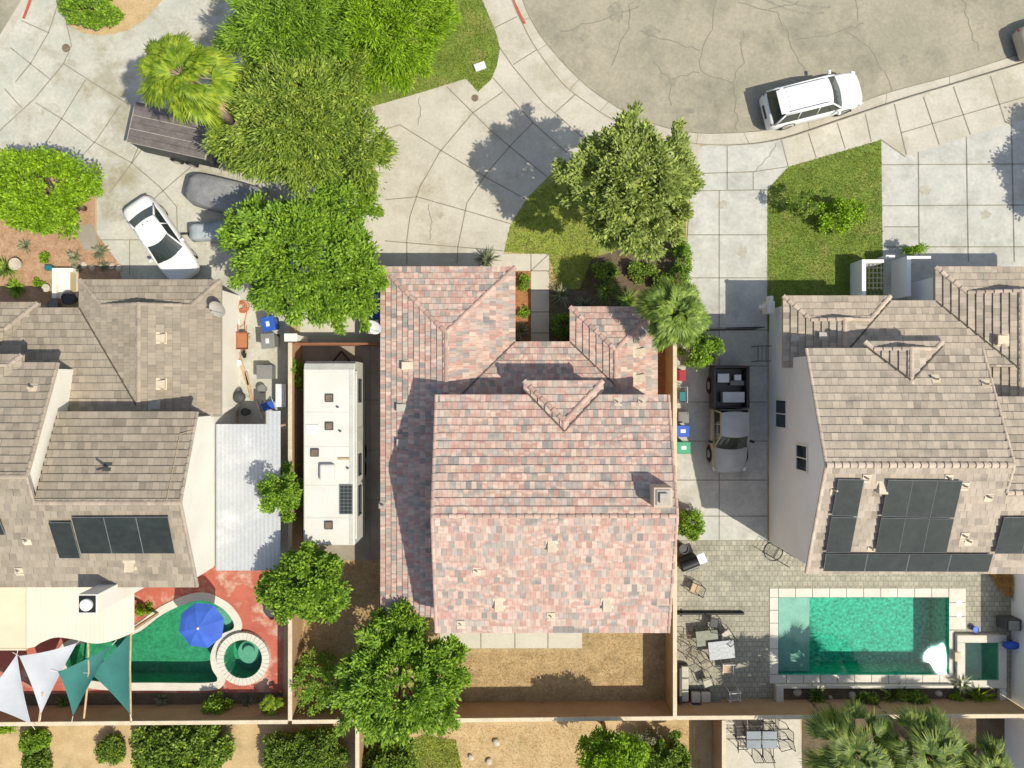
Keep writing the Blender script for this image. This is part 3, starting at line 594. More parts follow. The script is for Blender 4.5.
# ---- left house
FM = (H-3.0)/F
lh = thing('house', 'house at the left with grey-brown tiled roofs and a bright white side wall', 'house', (-20, -3, 0), 'two-storey tiled houses along the street')
def dutch(mb, X0, X1, Y0, g_, z0, p, yend_w, yend_e, ex=0.36, west=None, east=None, capr=0.11):
    """hip wing with ridge along Y and a small gable above the street eave; returns planes"""
    xr = (X0+X1)/2; h = (X1-X0)/2; zr = z0+p*h; zg = z0+p*g_
    N = [(X0,Y0,z0),(X1,Y0,z0),(X1-g_,Y0-g_,zg),(X0+g_,Y0-g_,zg)]
    Wp = [(X0,Y0,z0),(X0+g_,Y0-g_,zg),(xr,Y0-g_,zr)] + (west or [(xr,yend_w,zr),(X0,yend_w,z0)])
    Ep = [(X1,Y0,z0),(X1-g_,Y0-g_,zg),(xr,Y0-g_,zr)] + (east or [(xr,yend_e,zr),(X1,yend_e,z0)])
    roof_plane(mb, N, ex, 0.3); roof_plane(mb, Wp, ex*0.97, 0.3); roof_plane(mb, Ep, ex, 0.3)
    yg = Y0-g_
    mb.add([(X0+g_,yg,zg-.02),(X1-g_,yg,zg-.02),(xr,yg,zr),(X0+g_,yg-.1,zg-.02),(X1-g_,yg-.1,zg-.02),(xr,yg-.1,zr)],[(1,0,2),(3,4,5),(0,3,5,2),(4,1,2,5)], 1)
    caps(mb,(X0,Y0,z0),(X0+g_,yg,zg),capr); caps(mb,(X1,Y0,z0),(X1-g_,yg,zg),capr); caps(mb,(xr,min(yend_w,yend_e),zr),(xr,yg+.05,zr),capr)
    caps(mb,(X0+g_,yg,zg),(xr,yg,zr),capr*.8,0.36,3,0.05); caps(mb,(X1-g_,yg,zg),(xr,yg,zr),capr*.8,0.36,3,0.05)
    return N, Wp, Ep
lw = MB(); XE = -291*FM; XW = -432*FM; Y0 = 104*FM; xr = (XE+XW)/2; q = 0.22; ym = 76*FM
yr = ym-(xr-XW)*p/q; zrl = 3+p*(XE-XW)/2
lN, lW_, lE = dutch(lw, XW, XE, Y0, 1.3, 3.0, p, -1.2, -1.6, west=[(xr,yr,zrl),(XW,ym,3.0)])
pM = [(-29,ym,3.0),(XW,ym,3.0),(xr,yr,3+q*(ym-yr)),(xr,-1.6,3+q*(ym+1.6)),(-29,-1.6,3+q*(ym+1.6))]; roof_plane(lw, pM, 0.38, 0.3)
dutch(lw, -31, -23.25, 4.0, 1.35, 3.02, p, 0.9, 0.9, east=[(-27.12,0.9,3.02+p*3.87),(-25.9,0.9,3.02+p*2.65),(-23.25,3.5,3.02)])
valley(lw,(XW,ym,3.0),(xr,yr,zrl))
TB = ['tile_brown','fascia_cream','deck_brown','cap_brown']
rlow = lw.build('roof', TB, lh)
up = MB(); xa = -20.9; xb = -14.5
b2N = [(xa,-1.29,5.1),(xb,-1.29,5.1),(xb,-5.2,6.73),(xa,-5.2,6.73)]; b1N = [(-29,.97,5.15),(xa,.97,5.15),(xa,-4,7.2),(-29,-4,7.2)]
lS = [(-29,-4,7.2),(xa,-4,7.2),(xa,-5.2,6.727),(xb,-5.2,6.727),(xb,-9.33,5.1),(-29,-9.33,5.1)]
for q_ in (b2N, b1N, lS): roof_plane(up, q_, 0.37, 0.3)
caps(up,(xa,-5.2,6.73),(xb,-5.2,6.73),.1); caps(up,(-29,-4,7.2),(xa,-4,7.2),.1)
for a, b in (((xb,-1.29,5.1),(xb,-5.2,6.73)),((xb,-9.33,5.1),(xb,-5.2,6.73)),((xa,.97,5.15),(xa,-4,7.2))): caps(up,a,b,.075,.36,3,.045)
caps(up,(xa,-5.2,6.73),(xa,-4,7.2),.075,.36,3,.045)
dutch(up, -26.1, -22.5, 1.35, .5, 5.2, .34, -0.1, -0.1, west=[(-24.3,-.7,5.81),(-26.1,.85,5.2)], east=[(-24.3,-.7,5.81),(-22.5,.85,5.2)])
rup = up.build('roof', TB, lh)
wl = MB(); wl.prism([(XW+.3,Y0-.4),(XE-.25,Y0-.4),(XE-.25,-1.2),(-14.75,-1.5),(-14.75,-9.0),(-29,-9.0),(-29,ym-.4),(XW+.3,ym-.4)], 0, 2.88)
wl.box((-20.8,-9.02,2.88),(-14.7,-1.55,4.95)); wl.box((-29,-9.02,2.88),(-21.1,.7,4.95))
def gable(mb, x0, x1, ya, yb_, yc, z0, z1):      # triangular prism between x0 and x1
    mb.add([(x0,ya,z0),(x0,yb_,z0),(x0,yc,z1),(x1,ya,z0),(x1,yb_,z0),(x1,yc,z1)],[(0,2,1),(3,4,5),(0,1,4,3),(1,2,5,4),(2,0,3,5)])
gable(wl, -15.0, -14.7, -1.55, -9.0, -5.2, 4.95, 6.52); gable(wl, -21.4, -21.1, .7, -9.0, -4.0, 4.95, 7.0)
wl.build('wall', 'stucco_white', lh)
g = MB(); xc=(XE+XW)/2; g.box((xc-2.4,Y0-.42,0),(xc+2.4,Y0-.36,2.2)); g.build('garage_door','white_plastic', lh)
for (x, z) in ((-16.5,4.0),(-19,4.0),(-24,4.0)): window(lh, (x,-9.02,z),(1,0,0),(0,0,1),(0,-1,0),.6,.5)
for (x, y) in ((160,338),(160,384)): vent(rlow, x, y, lE[:3])
vent(rlow, 155, 405, lE[:3], 'vent_grey'); 
for (x, y) in ((130,564),): vent(rup, x, y, lS[:3], 'vent')
pipe(rup, 108, 467, b2N[:3], .8, .06, 'dark_grey'); pipe(rup, 34, 388, b1N[:3], .4); pipe(rup, 28, 541, lS[:3], .3); pipe(rup, 20, 571, lS[:3], .3)
panels(rup, [(71,517.3),(168,516.8),(175,553.8),(80.7,553.8)], 3, 1, lS[:3]); panels(rup, [(48,522.5),(70.5,522.5),(80.3,558.5),(59.4,558.5)], 1, 1, lS[:3]); panels(rup, [(-30,517.3),(-2,517.3),(5,535),(-20,535)], 1, 1, lS[:3])
g = MB(); g.path([ray(x, y, Vector(b2N[0])+Vector((0,0,.08)), (0, -.37, 1.0) if False else frame(b2N[:3])[1]) for x, y in ((193,430),(180,434),(166,503))], .02, 5); g.build('conduit', 'twig', rup)
g = MB(); cx = -18.55; cy = -9.62; g.box((cx-.42,cy-.42,0),(cx+.42,cy+.42,6.75)); ch = g.build('chimney', 'stucco_white', lh)
g = MB(); g.box((cx-.36,cy-.36,6.75),(cx+.36,cy+.36,6.8), 0); g.lathe((cx,cy,6.8), [(.27,0),(.27,.1),(.24,.14),(.05,.16)], 16, 1); g.build('chimney_cap', ['black_metal','white_metal'], ch)
# patio covers of the left house
def corrug(mb, x0, x1, yfun0, yfun1, z0, z1, pitch=.19, amp=.011, along='x'):
    n = int((x1-x0)/pitch*2); 
    for i in range(n):
        a = x0+(x1-x0)*i/n; b = x0+(x1-x0)*(i+1)/n; ha = amp*(i%2); hb = amp*((i+1)%2)
        mb.poly([(a,yfun1(a),z1+ha),(b,yfun1(b),z1+hb),(b,yfun0(b),z0+hb),(a,yfun0(a),z0+ha)])
        mb.poly([(a,yfun0(a),z0+ha-.03),(b,yfun0(b),z0+hb-.03),(b,yfun1(b),z1+hb-.03),(a,yfun1(a),z1+ha-.03)])
pc = thing('patio_cover', 'pale grey corrugated metal cover between the left house and the block wall', 'patio cover', (-13,-5,0))
g = MB(); zc = 2.65; x0 = -14.65; x1 = (281-512)*(H-zc)/F; yt = (384-424)*(H-zc)/F; yb2 = (384-570)*(H-zc)/F; xs=(268-512)*(H-zc)/F
corrug(g, x0, xs, lambda x: yt, lambda x: yb2, zc+.1, zc+.1); corrug(g, xs, x1, lambda x: yt+.65, lambda x: yb2, zc+.1, zc+.1); g.build('roof_sheet', 'grey_metal', pc)
g = MB()
for y in (yt-.1, (yt+yb2)/2, yb2+.1): g.box((x0,y-.05,zc-.12),(x1,y+.05,zc+.05))
g.build('beam', 'wood_tan', pc)
for y in (yt-.1, (yt+yb2)/2, yb2+.1):
    g = MB(); g.box((x1-.2,y-.05,0),(x1-.1,y+.05,zc-.12)); g.build('post', 'wood_tan', pc)
pc = thing('patio_cover', 'cream ribbed patio cover with a wavy edge behind the left house', 'patio cover', (-22,-11,0))
g = MB(); zc = 2.8
edge = catmull([(-30,650),(28,648),(40,643),(55,637.5),(72,639),(95,643.5),(115,640),(134,632)], 5)
def ye(x):
    px = 512 + x*F/(H-zc)
    for a, b in zip(edge, edge[1:]):
        if a.x <= px <= b.x: return (384-(a.y+(b.y-a.y)*(px-a.x)/(b.x-a.x+1e-6)))*(H-zc)/F
    return (384-632)*(H-zc)/F
x1 = (134-512)*(H-zc)/F; corrug(g, -24.0, x1, lambda x: -9.05, ye, zc, zc, .22, .012); g.build('roof_sheet', 'cream_metal', pc)
g = MB(); g.box((-29,-13.05,zc-.06),(-24.02,-9.05,zc+.02)); g.box((-29,-13.15,zc-.14),(-24.0,-13.06,zc+.04)); g.build('roof_sheet', 'cream_dark', pc)
for x in (-27.5,-24,-21,-18.9):
    g = MB(); g.box((x-.06,-12.3,0),(x+.06,-12.18,zc-.06)); g.build('post', 'wood_tan', pc)

# ---- right house
rh = thing('house', 'house at the right with beige tiled roofs and many dark solar panels', 'house', (19, -3, 0), 'two-storey tiled houses along the street')
lw = MB(); RW = 271*FM; RE = 378*FM; RY = 4.32; RM = 4.08; rx = (RW+RE)/2; rhh = (RE-RW)/2; rz = 3+p*rhh
GX = 423*FM; GY = 117*FM; gx = GX+3.45; gz = 3+p*3.45; YB = 0.8
rN, rWp, rE = dutch(lw, RW, RE, RY, 1.2, 3.0, p, YB, YB, east=[(rx,RM-rhh,rz),(RE,RM,3.0)])
roof_plane(lw, [(RE,RM,3),(GX,RM,3),(GX+RM-YB,YB,3+p*(RM-YB)),(rx,YB,3+p*(RM-YB)),(rx,RM-rhh,rz)], 0.37, 0.3)
gN, gW, gE = dutch(lw, GX, GX+6.9, GY, 1.3, 3.0, p, -1, -1, west=[(gx,-1,gz),(GX+1.1,-1,3+p*1.1),(GX+1.1,RM-1.1,3+p*1.1),(GX,RM,3)])
valley(lw,(GX,RM,3),(gx,RM-3.45,gz)); valley(lw,(RE,RM,3),(rx,RM-rhh,rz))
TR = ['tile_beige','fascia_cream','deck_brown','cap_beige']
rlow = lw.build('roof', TR, rh)
up = MB(); xa = 13.49; xb = 21.57; xc_ = 30
r1N = [(xa,1.62,5.25),(xb,1.62,5.25),(xb,-3.48,7.27),(xa,-3.48,7.27)]; r2z = 7.27-(4.75-3.48)*2.02/5.19
r2N = [(xb,-.6,5.15),(xc_,-.6,5.15),(xc_,-4.75,r2z),(xb,-4.75,r2z)]
rS = [(xa,-3.48,7.27),(xb,-3.48,7.27),(xb,-4.75,r2z),(xc_,-4.75,r2z),(xc_,-8.67,5.25),(xa,-8.67,5.25)]
for q_ in (r1N, r2N, rS): roof_plane(up, q_, 0.37, 0.3)
caps(up,(xa,-3.48,7.27),(xb,-3.48,7.27),.13,.33); caps(up,(xb,-4.75,r2z),(xc_,-4.75,r2z),.11)
for a, b in (((xa,1.62,5.25),(xa,-3.48,7.27)),((xa,-8.67,5.25),(xa,-3.48,7.27)),((xb,1.62,5.25),(xb,-3.48,7.27)),((xb,-4.75,r2z),(xb,-3.48,7.27))): caps(up,a,b,.07,.36,3,.045)
dutch(up, 16.2, 19.75, 1.95, .35, 5.2, .36, .0, .0, west=[(17.975,.15,5.84),(16.2,1.75,5.2)], east=[(17.975,.15,5.84),(19.75,1.75,5.2)])
for xx in (16.2,19.75): valley(up,(xx,1.75,5.2),(17.975,.15,5.84),.09)
rup = up.build('roof', TR, rh)
wl = MB(); wx = 13.74
wl.prism([(wx,RY-.35),(RE-.3,RY-.35),(RE-.3,RM-.4),(GX+.3,RM-.4),(GX+.3,GY-.4),(27.3,GY-.4),(27.3,-8.4),(wx,-8.4)], 0, 2.88)
wl.box((wx-.003,-8.42,2.88),(21.35,1.3,5.1)); wl.box((21.4,-8.38,2.88),(27.3,-.85,5.0))
gable(wl, wx-.003, wx+.25, 1.3, -8.42, -3.48, 5.1, 7.08); gable(wl, 21.1, 21.35, 1.3, -8.42, -3.48, 5.1, 7.08)
wl.box((16.4,.8,3.3),(19.55,1.65,5.1))
wl.build('wall', 'stucco_grey', rh)
g = MB(); g.box((21.6,GY-.42,0),(26.4,GY-.36,2.2)); g.build('garage_door','white_plastic', rh)
window(rh, (wx-.005,-1.52,1.7),(0,1,0),(0,0,1),(-1,0,0),.72,.72,'stucco_white'); window(rh, (wx-.01,-3.5,4.25),(0,1,0),(0,0,1),(-1,0,0),.62,.62,'stucco_white')
window(rh, (17.9,-8.42,4.2),(1,0,0),(0,0,1),(0,-1,0),.7,.5)
for (x, y) in ((796,338),(824,336)): vent(rlow, x, y, rWp[:3], 'vent_grey', .9)
vent(rlow, 1003, 340, gW[:3], 'vent', 1.1)
for (x, y) in ((935,379),(985,384)): pipe(rup, x, y, r1N[:3], .35, .05)
vent(rup, 882, 486, rS[:3]); 
for (x, y) in ((866,478),(948,478),(964,486),(871,548),(988,497),(964,536),(968,541),(834,490)): pipe(rup, x, y, rS[:3], .3, .045)
panels(rup, [(838.5,479.3),(864.5,479.7),(857.3,516.6),(831.9,516)], 1, 1, rS[:3]); panels(rup, [(831.8,517),(857.2,517.6),(850.8,552.5),(826,553)], 1, 1, rS[:3])
panels(rup, [(888.6,480),(963,480.8),(954.4,518),(881.5,517)], 3, 1, rS[:3]); panels(rup, [(881.4,517.8),(954.2,518.8),(946.6,553),(875.5,553)], 3, 1, rS[:3])
panels(rup, [(826,554),(993.6,554.4),(988.5,572),(823.3,571.3)], 4, 1, rS[:3]); panels(rup, [(1004.6,517.3),(1060,517.3),(1048,554),(994.9,554)], 2, 1, rS[:3])
# entry court walls beside the right lawn
cw = thing('courtyard_wall', 'low grey stucco walls around the front entry of the right house', 'wall', (18,5,0))
g = MB()
def wbox(mb, x0, x1, y0, y1, z, m=0): a = W(x0, y1, z); b = W(x1, y0, z); mb.box((a.x,a.y,0.0),(b.x,b.y,z), m)
wbox(g, 862,866,259.5,296,1.3); wbox(g, 866.2,884,259.5,262.5,1.3); wbox(g, 886,895,255,257.5,1.0); wbox(g, 907,911,256,296,1.5); wbox(g, 911.2,931,256,258.5,1.5)
g.build('wall', 'stucco_grey', cw)
g = MB()
for x in range(869,884,4): a=W(x,264,1.1); b=W(x,294,1.1); g.box((a.x-.02,b.y,1.08),(a.x+.02,a.y,1.11))
for y in range(268,296,5): a=W(867,y,1.1); b=W(883,y,1.1); g.box((a.x,a.y-.02,1.111),(b.x,a.y+.02,1.14))
g.build('trellis', 'dark_grey', cw)

# ------------------------------------------------------------ yard walls
def ywall(label, a, b, h, m='block', cap='block_cap', w=0.15):
    a = Vector((*a,0)); b = Vector((*b,0)); c = (a+b)/2; d = (b-a).normalized(); q = Vector((-d.y,d.x,0)); L = (b-a).length/2
    t = thing('block_wall', label, 'wall', c)
    g = MB(); g.obox(c+Vector((0,0,h/2-.03)), d*L, q*w/2, (0,0,h/2-.03))
    n = int(h/0.2)
    g.build('wall_body', m, t)
    g = MB(); g.obox(c+Vector((0,0,h-.03)), d*L, q*(w/2+.025), (0,0,.03)); g.build('coping', cap, t); return t
hw_ = 1.9; k = (H-hw_)/F
YBK = (384-718.5)*k; XF = (675-512)*k; XLF = (290-512)*k
def yb(px, py): v = W(px, py, hw_); return (v.x, v.y)
ywall('long tan block wall across the back of the left yard', (-34, yb(0,725.5)[1]), yb(287.5,722), hw_)
ywall('tan block wall behind the dry yard of the middle house', (XLF+.1, yb(290,722)[1]), (XF-.1, yb(675,718.3)[1]), hw_)
ywall('tan block wall behind the rectangular pool yard', (XF+.1, yb(675,718)[1]), (26.4, yb(1000,716)[1]), hw_)
ywall('ochre block wall between the middle house and the side driveway', (XF,3.3), (XF,YBK-.05), hw_, 'block_ochre')
ywall('tan block wall between the travel trailer and the left neighbour', (XLF,2.1), (XLF,YBK-.12), hw_)
ywall('short block wall below the back wall under the big leafy tree', (-7.85,YBK-.2), (-7.85,-30), hw_)
ywall('block wall beside the small concrete patio at the bottom', (10.75,YBK-.1), (10.75,-30), hw_)
ywall('tall grey stucco wall at the right edge beyond the small spa', (26.75,-9.4), (26.75,-16.9), 2.6, 'stucco_grey', 'stucco_white')
ywall('grey stucco wall below the back wall in the bottom right corner', (26.4,-17.3), (26.4,-30), 2.4, 'stucco_grey', 'stucco_white')
ft = thing('wooden_gate', 'reddish wooden gate in front of the parked travel trailer', 'gate', (-8.9,2.05,0))
g = MB()
for i in range(32): x = -11.15+i*.145; g.box((x,2.02,.05),(x+.135,2.05,1.75))
g.build('plank', 'wood_red', ft); g = MB(); g.box((-11.15,2.055,1.6),(-6.5,2.1,1.7)); g.box((-11.15,2.055,.3),(-6.5,2.1,.4)); g.build('rail', 'wood_red', ft)
g = MB(); g.box((-11.45,2.2,0),(-10.9,2.5,2.0)); g.box((-11.5,2.15,2.0),(-10.85,2.55,2.08)); tag(g.build('gate_pillar', 'stucco_white', bevel=.01), 'white stucco pillar at the corner of the wooden gate', 'pillar')
gt = thing('metal_gate', 'dark open metal gate across the side driveway', 'gate', W(740,330,0))
g = MB(); a = W(690,329,1.5); b = W(765,327,1.5); 
g.tube((a.x,a.y,.15),(b.x,b.y,.15),.03); g.tube((a.x,a.y,1.5),(b.x,b.y,1.5),.03); g.build('frame', 'black_metal', gt)
g = MB()
for i in range(28): q = a.lerp(b, i/27); g.tube((q.x,q.y,.15),(q.x,q.y,1.5),.012,.012,5)
g.build('bar', 'black_metal', gt)
gt = thing('wall_ladder', 'small dark metal rack standing against the right house wall', 'rack', W(767,353,0))
g = MB(); 
for y in (346,361): a=W(758,y,1.0); b=W(773,y,1.0); g.tube((a.x,a.y,1),(b.x-.1,b.y,1),.02); g.tube((a.x,a.y,0),(a.x,a.y,1),.02)
g.tube(W(758,346,1),W(758,361,1),.02); g.build('frame','black_metal',gt); g = MB()
for x in (762,766): g.tube(W(x,346,1),W(x,361,1),.012)
g.build('rung','black_metal',gt)
g = MB(); c=W(771,307,1.6); g.box((c.x-.15,c.y-.3,.8),(c.x+.2,c.y+.3,1.6)); g.box((c.x-.5,c.y-.05,1.2),(c.x-.16,c.y+.15,1.4)); g.box((c.x,c.y+.31,0.9),(c.x+.2,c.y+.6,1.4)); g.tube((c.x,c.y,.03),(c.x,c.y,.8),.04); tag(g.build('utility_meter', 'stucco_white', bevel=.02), 'white utility meter boxes on the corner of the right house', 'meter box')

# ------------------------------------------------------------ pool shells and water
def pool(label, outline, depth, floor, water, cop, loc, zc=.10, inner=None, wl_=-.06, zcop0=0.0):
    t = thing('swimming_pool' if depth > 1.1 else 'spa', label, 'pool' if depth > 1.1 else 'spa', loc)
    n = len(outline); g = MB()
    P = [(q.x,q.y) for q in outline]
    A = sum(P[i][0]*P[(i+1)%n][1]-P[(i+1)%n][0]*P[i][1] for i in range(n))
    if A < 0: P.reverse()
    for i in range(n):
        j=(i+1)%n; g.poly([(*P[i],zc-.01),(*P[j],zc-.01),(*P[j],-depth),(*P[i],-depth)])
    g.sheet([Vector((*q,0)) for q in P], -depth); g.build('basin', floor, t)
    g = MB(); g.sheet([Vector((*q,0)) for q in P], wl_); g.build('water', water, t)
    if cop: cop(t)
    return t
def cop_r(t):
    z = .07; g = MB()
    def bx(x0,x1,y0,y1):
        a=W(x0,y1); b=W(x1,y0); g.box((a.x,a.y,0),(b.x,b.y,z))
    xs = [769]+[778+17*i for i in range(11)]
    for i in range(len(xs)-1): bx(xs[i]+.25,xs[i+1]-.25,588,597)
    ys = [597+12.83*i for i in range(7)]
    for i in range(6): bx(769.2,777.8,ys[i]+.25,ys[i+1]-.25)
    for (x0,x1,y0,y1) in ((948.4,965,588,602),(948.4,965,602.5,616),(948.4,965,616.5,629),(948.4,953,630,674)): bx(x0,x1,y0,y1)
    for i in range(11): bx(769+17*i+.2,769+17*(i+1)-.3,674.3,683)
    g.build('coping','coping',t,bevel=.01)
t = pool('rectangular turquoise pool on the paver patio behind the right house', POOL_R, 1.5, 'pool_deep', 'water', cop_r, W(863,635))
g = MB(); a = W(778,674); b = W(812,597); g.box((a.x+.01,a.y+.01,-1.49),(b.x,b.y-.01,-.32)); g.build('ledge', 'pool_ledge', t)
for q_ in ((959,603),(959,614.5)):
    g = MB(); g.lathe(W(*q_,.07), [(.16,0),(.16,.012),(.12,.018),(.1,.018)], 18); g.build('skimmer_lid','white_plastic',t)
def cop_s(t):
    g = MB()
    def bx(x0,x1,y0,y1,z=.28):
        a=W(x0,y1); b=W(x1,y0); g.box((a.x,a.y,0),(b.x,b.y,z))
    bx(954,1003,633.5,640.8); bx(954,961.8,641,678); bx(995.2,1003,641,678); bx(954,1003,678.2,686)
    g.build('coping','coping',t,bevel=.01); g = MB(); a=W(951,659); b=W(957,650); g.box((a.x,a.y,.02),(b.x,b.y,.34)); g.build('spillway','block_cap',t,bevel=.01)
pool('small square spa beside the rectangular pool', SPA_R, .8, 'pool_step', 'water', cop_s, W(978,660), .27, wl_=.16)
def cop_l(t):
    g = MB(); n = len(POOL_L); C = sum(POOL_L, Vector())/n
    for i in range(n):
        a=POOL_L[i]; b=POOL_L[(i+1)%n]; pr=POOL_L[i-1]; nx=POOL_L[(i+2)%n]
        def nor(p,q): d=(q-p); d=Vector((d.y,-d.x,0)).normalized(); return d if d.dot((p+q)/2-C)>0 else -d
        na=(nor(pr,a)+nor(a,b)).normalized()*.42; nb=(nor(a,b)+nor(b,nx)).normalized()*.42
        v=[a,b,b+nb,a+na]; g.add([(q.x,q.y,.024) for q in v]+[(q.x,q.y,.085) for q in v],[(0,1,2,3),(7,6,5,4),(0,4,5,1),(1,5,6,2),(2,6,7,3),(3,7,4,0)])
    g.build('coping','coping',t)
t = pool('free-form green pool under a blue parasol on red decking', POOL_L, 1.35, 'pool_green', 'water_green', cop_l, W(185,650))
g = MB(); st = [W(*q) for q in ((219,607),(231,618),(233,627),(224,631),(219,622),(212,612))]; g.prism(st, -1.3, -.4); g.build('step','pool_step',t)
def cop_sl(t):
    g = MB(); N=36
    for i in range(N):
        a0=2*PI*i/N; a1=2*PI*(i+1)/N-.012
        v=[SC+r*Vector((math.cos(a),math.sin(a),0)) for r,a in ((1.02,a0),(1.02,a1),(1.4,a1),(1.4,a0))]
        g.add([(q.x,q.y,.0) for q in v]+[(q.x,q.y,.30) for q in v],[(3,2,1,0),(4,5,6,7),(0,1,5,4),(1,2,6,5),(2,3,7,6),(3,0,4,7)])
    g.build('coping','coping',t)
t = pool('round green spa beside the free-form pool', SPA_L, 1.0, 'pool_green', 'water_green', cop_sl, SC, .29, wl_=.16)
g = MB(); g.lathe(SC+Vector((.05,.1,-1)),[(.62,0),(.62,.55),(.58,.58)],24); g.lathe(SC+Vector((.1,.25,-.45)),[(.3,0),(.3,.25),(.26,.28)],20); g.build('seat','pool_step',t,smooth=False)
# raised planter below the rectangular pool
pw = thing('planter_wall', 'pale low planter wall along the bottom of the rectangular pool', 'planter', W(860,690))
g = MB()
def bxz(mb,x0,x1,y0,y1,z0,z1): a=W(x0,y1); b=W(x1,y0); mb.box((a.x,a.y,z0),(b.x,b.y,z1))
bxz(g,774,781,683.3,705,0,.35); bxz(g,781.2,950,683.3,686,0,.3); bxz(g,996,1002,686.3,705,0,.3); g.build('wall','coping',pw)
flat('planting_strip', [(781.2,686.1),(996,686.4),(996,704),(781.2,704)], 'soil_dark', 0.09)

# ------------------------------------------------------------ foliage
def fast_mesh(name, V, nper, m, parent):
    nf = len(V)//nper; me = bpy.data.meshes.new(name)
    base = np.array(absloc(parent)) if parent else np.array([V[:,0].mean(), V[:,1].mean(), V[:,2].min()])
    me.vertices.add(len(V)); me.vertices.foreach_set('co', (V-base).astype(np.float32).ravel())
    me.loops.add(len(V)); me.loops.foreach_set('vertex_index', np.arange(len(V), dtype=np.int32))
    me.polygons.add(nf); me.polygons.foreach_set('loop_start', (np.arange(nf)*nper).astype(np.int32)); me.polygons.foreach_set('loop_total', np.full(nf, nper, np.int32))
    me.materials.append(MATS[m]); me.update(calc_edges=True); me.validate()
    o = link(name, me, parent)
    if not parent: o.location = base
    return o
def nrmz(a): return a/np.maximum(np.linalg.norm(a, axis=1, keepdims=True), 1e-9)
def leaves(P, D, N, L, Wd):
    """diamond leaf at P along D with normal N"""
    D = nrmz(D); S_ = nrmz(np.cross(D, N)); L = L[:,None]; Wd = Wd[:,None]
    v = np.stack([P, P + D*L*.5 + S_*Wd, P + D*L, P + D*L*.5 - S_*Wd], 1)
    return v.reshape(-1, 3)
def crown_pts(c, r, n, ncl, clr, style, zcut=-.35, inner=.35, blob=None):
    c = np.array(c); r = np.array(r)
    d = nrmz(rng.normal(size=(ncl*3, 3))); d = d[d[:,2] > zcut][:ncl]; ncl = len(d)
    th = np.arctan2(d[:,1], d[:,0]); ph = rng.uniform(0, 6.28, 3)
    wob = 1 + .08*np.sin(3*th+ph[0]) + .07*np.sin(5*th+ph[1]) + .06*np.sin(9*th+ph[2]) - .06
    rad = (inner + (1-inner)*rng.random(ncl)**.45)
    if r.mean() > 1.2:      # uneven lobes with hollows between them
        q = 4.2 + r.mean()*.9
        rad *= 1 + .08*np.sin(q*d[:,0]+ph[0]*2)*np.sin(q*d[:,1]+ph[1]*2) + .06*np.sin(2.3*q*d[:,0]+ph[2])*np.sin(2.1*q*d[:,1]+ph[0])
    cc = c + d*r*rad[:,None]*np.stack([wob, wob, np.ones(ncl)], 1)
    sz = rng.uniform(.6, 1.35, ncl)
    idx = rng.integers(0, ncl, n); off = nrmz(rng.normal(size=(n,3)))*(rng.random(n)**.5)[:,None]*clr*sz[idx][:,None]
    off[:,2] *= .75
    P = cc[idx] + off
    out = nrmz(off + .35*(P-c)/r*clr)
    if style == 'feather':
        D = nrmz((cc[idx]-c)*np.array([1,1,.35])/r.mean() + .45*rng.normal(size=(n,3)) + np.array([0,0,.05]))
        P = cc[idx] + off*np.array([.6,.6,.6]) + D*rng.uniform(-.5,.9,n)[:,None]*clr
        N = nrmz(rng.normal(size=(n,3))*.5 + np.array([0,0,1]))
    else:
        D = nrmz(out + .7*rng.normal(size=(n,3))); N = nrmz(out*.6 + .6*rng.normal(size=(n,3)) + np.array([0,0,.8]))
    return P, D, N, cc
def tree(label, px, py, rpx, rpy, zc, rz, m, style='round', n=9000, ncl=90, clr=.45, leaf=(.2,.055), trunk=.14, name='tree', cat='tree', group=None, limbs=7, zcut=-.35, inner=.35, extra=()):
    c = W(px, py, zc); kx = (H-zc)/F; r = (rpx*kx, rpy*kx, rz)
    t = thing(name, label, cat, (c.x, c.y, 0), group)
    P, D, N, cc = crown_pts(c, r, n, ncl, clr, style, zcut, inner)
    L = rng.uniform(.6, 1.3, n)*leaf[0]; wd = rng.uniform(.7, 1.2, n)*leaf[1]
    for (ex, ey, erx, ery, ez, erz, en) in extra:      # side lobes of the same crown
        ec = W(ex, ey, ez); ek = (H-ez)/F; a = crown_pts(ec, (erx*ek, ery*ek, erz), en, max(8, int(ncl*en/n)), clr, style, zcut, inner)
        P = np.vstack([P,a[0]]); D = np.vstack([D,a[1]]); N = np.vstack([N,a[2]]); cc = np.vstack([cc, a[3]])
        L = np.concatenate([L, rng.uniform(.6,1.3,en)*leaf[0]]); wd = np.concatenate([wd, rng.uniform(.7,1.2,en)*leaf[1]])
    P[:,2] = np.maximum(P[:,2], .03)
    g = MB(); z1 = max(.15, zc - rz*.55)
    pts = [Vector((c.x, c.y, 0)), Vector((c.x+random.uniform(-.1,.1), c.y+random.uniform(-.1,.1), z1*.5)), Vector((c.x, c.y, z1))]
    g.tube(pts[0], pts[1], trunk, trunk*.85, 9); g.tube(pts[1], pts[2], trunk*.85, trunk*.7, 9)
    for q in cc[rng.choice(len(cc), min(limbs, len(cc)), False)]:
        e = Vector(q); mdl = pts[2].lerp(e, .45); g.tube(pts[2], mdl, trunk*.5, trunk*.28, 6); g.tube(mdl, e, trunk*.28, trunk*.07, 5)
        for _ in range(2):
            e2 = Vector(cc[rng.integers(len(cc))]); 
            if (e2-e).length < 2.2*max(clr,.5)+.6: g.tube(mdl.lerp(e,.5), e2, trunk*.12, trunk*.04, 4)
    g.build('trunk', 'bark', t, smooth=True)
    fast_mesh('crown', leaves(P, D, N, L, wd), 4, m, t)
    return t
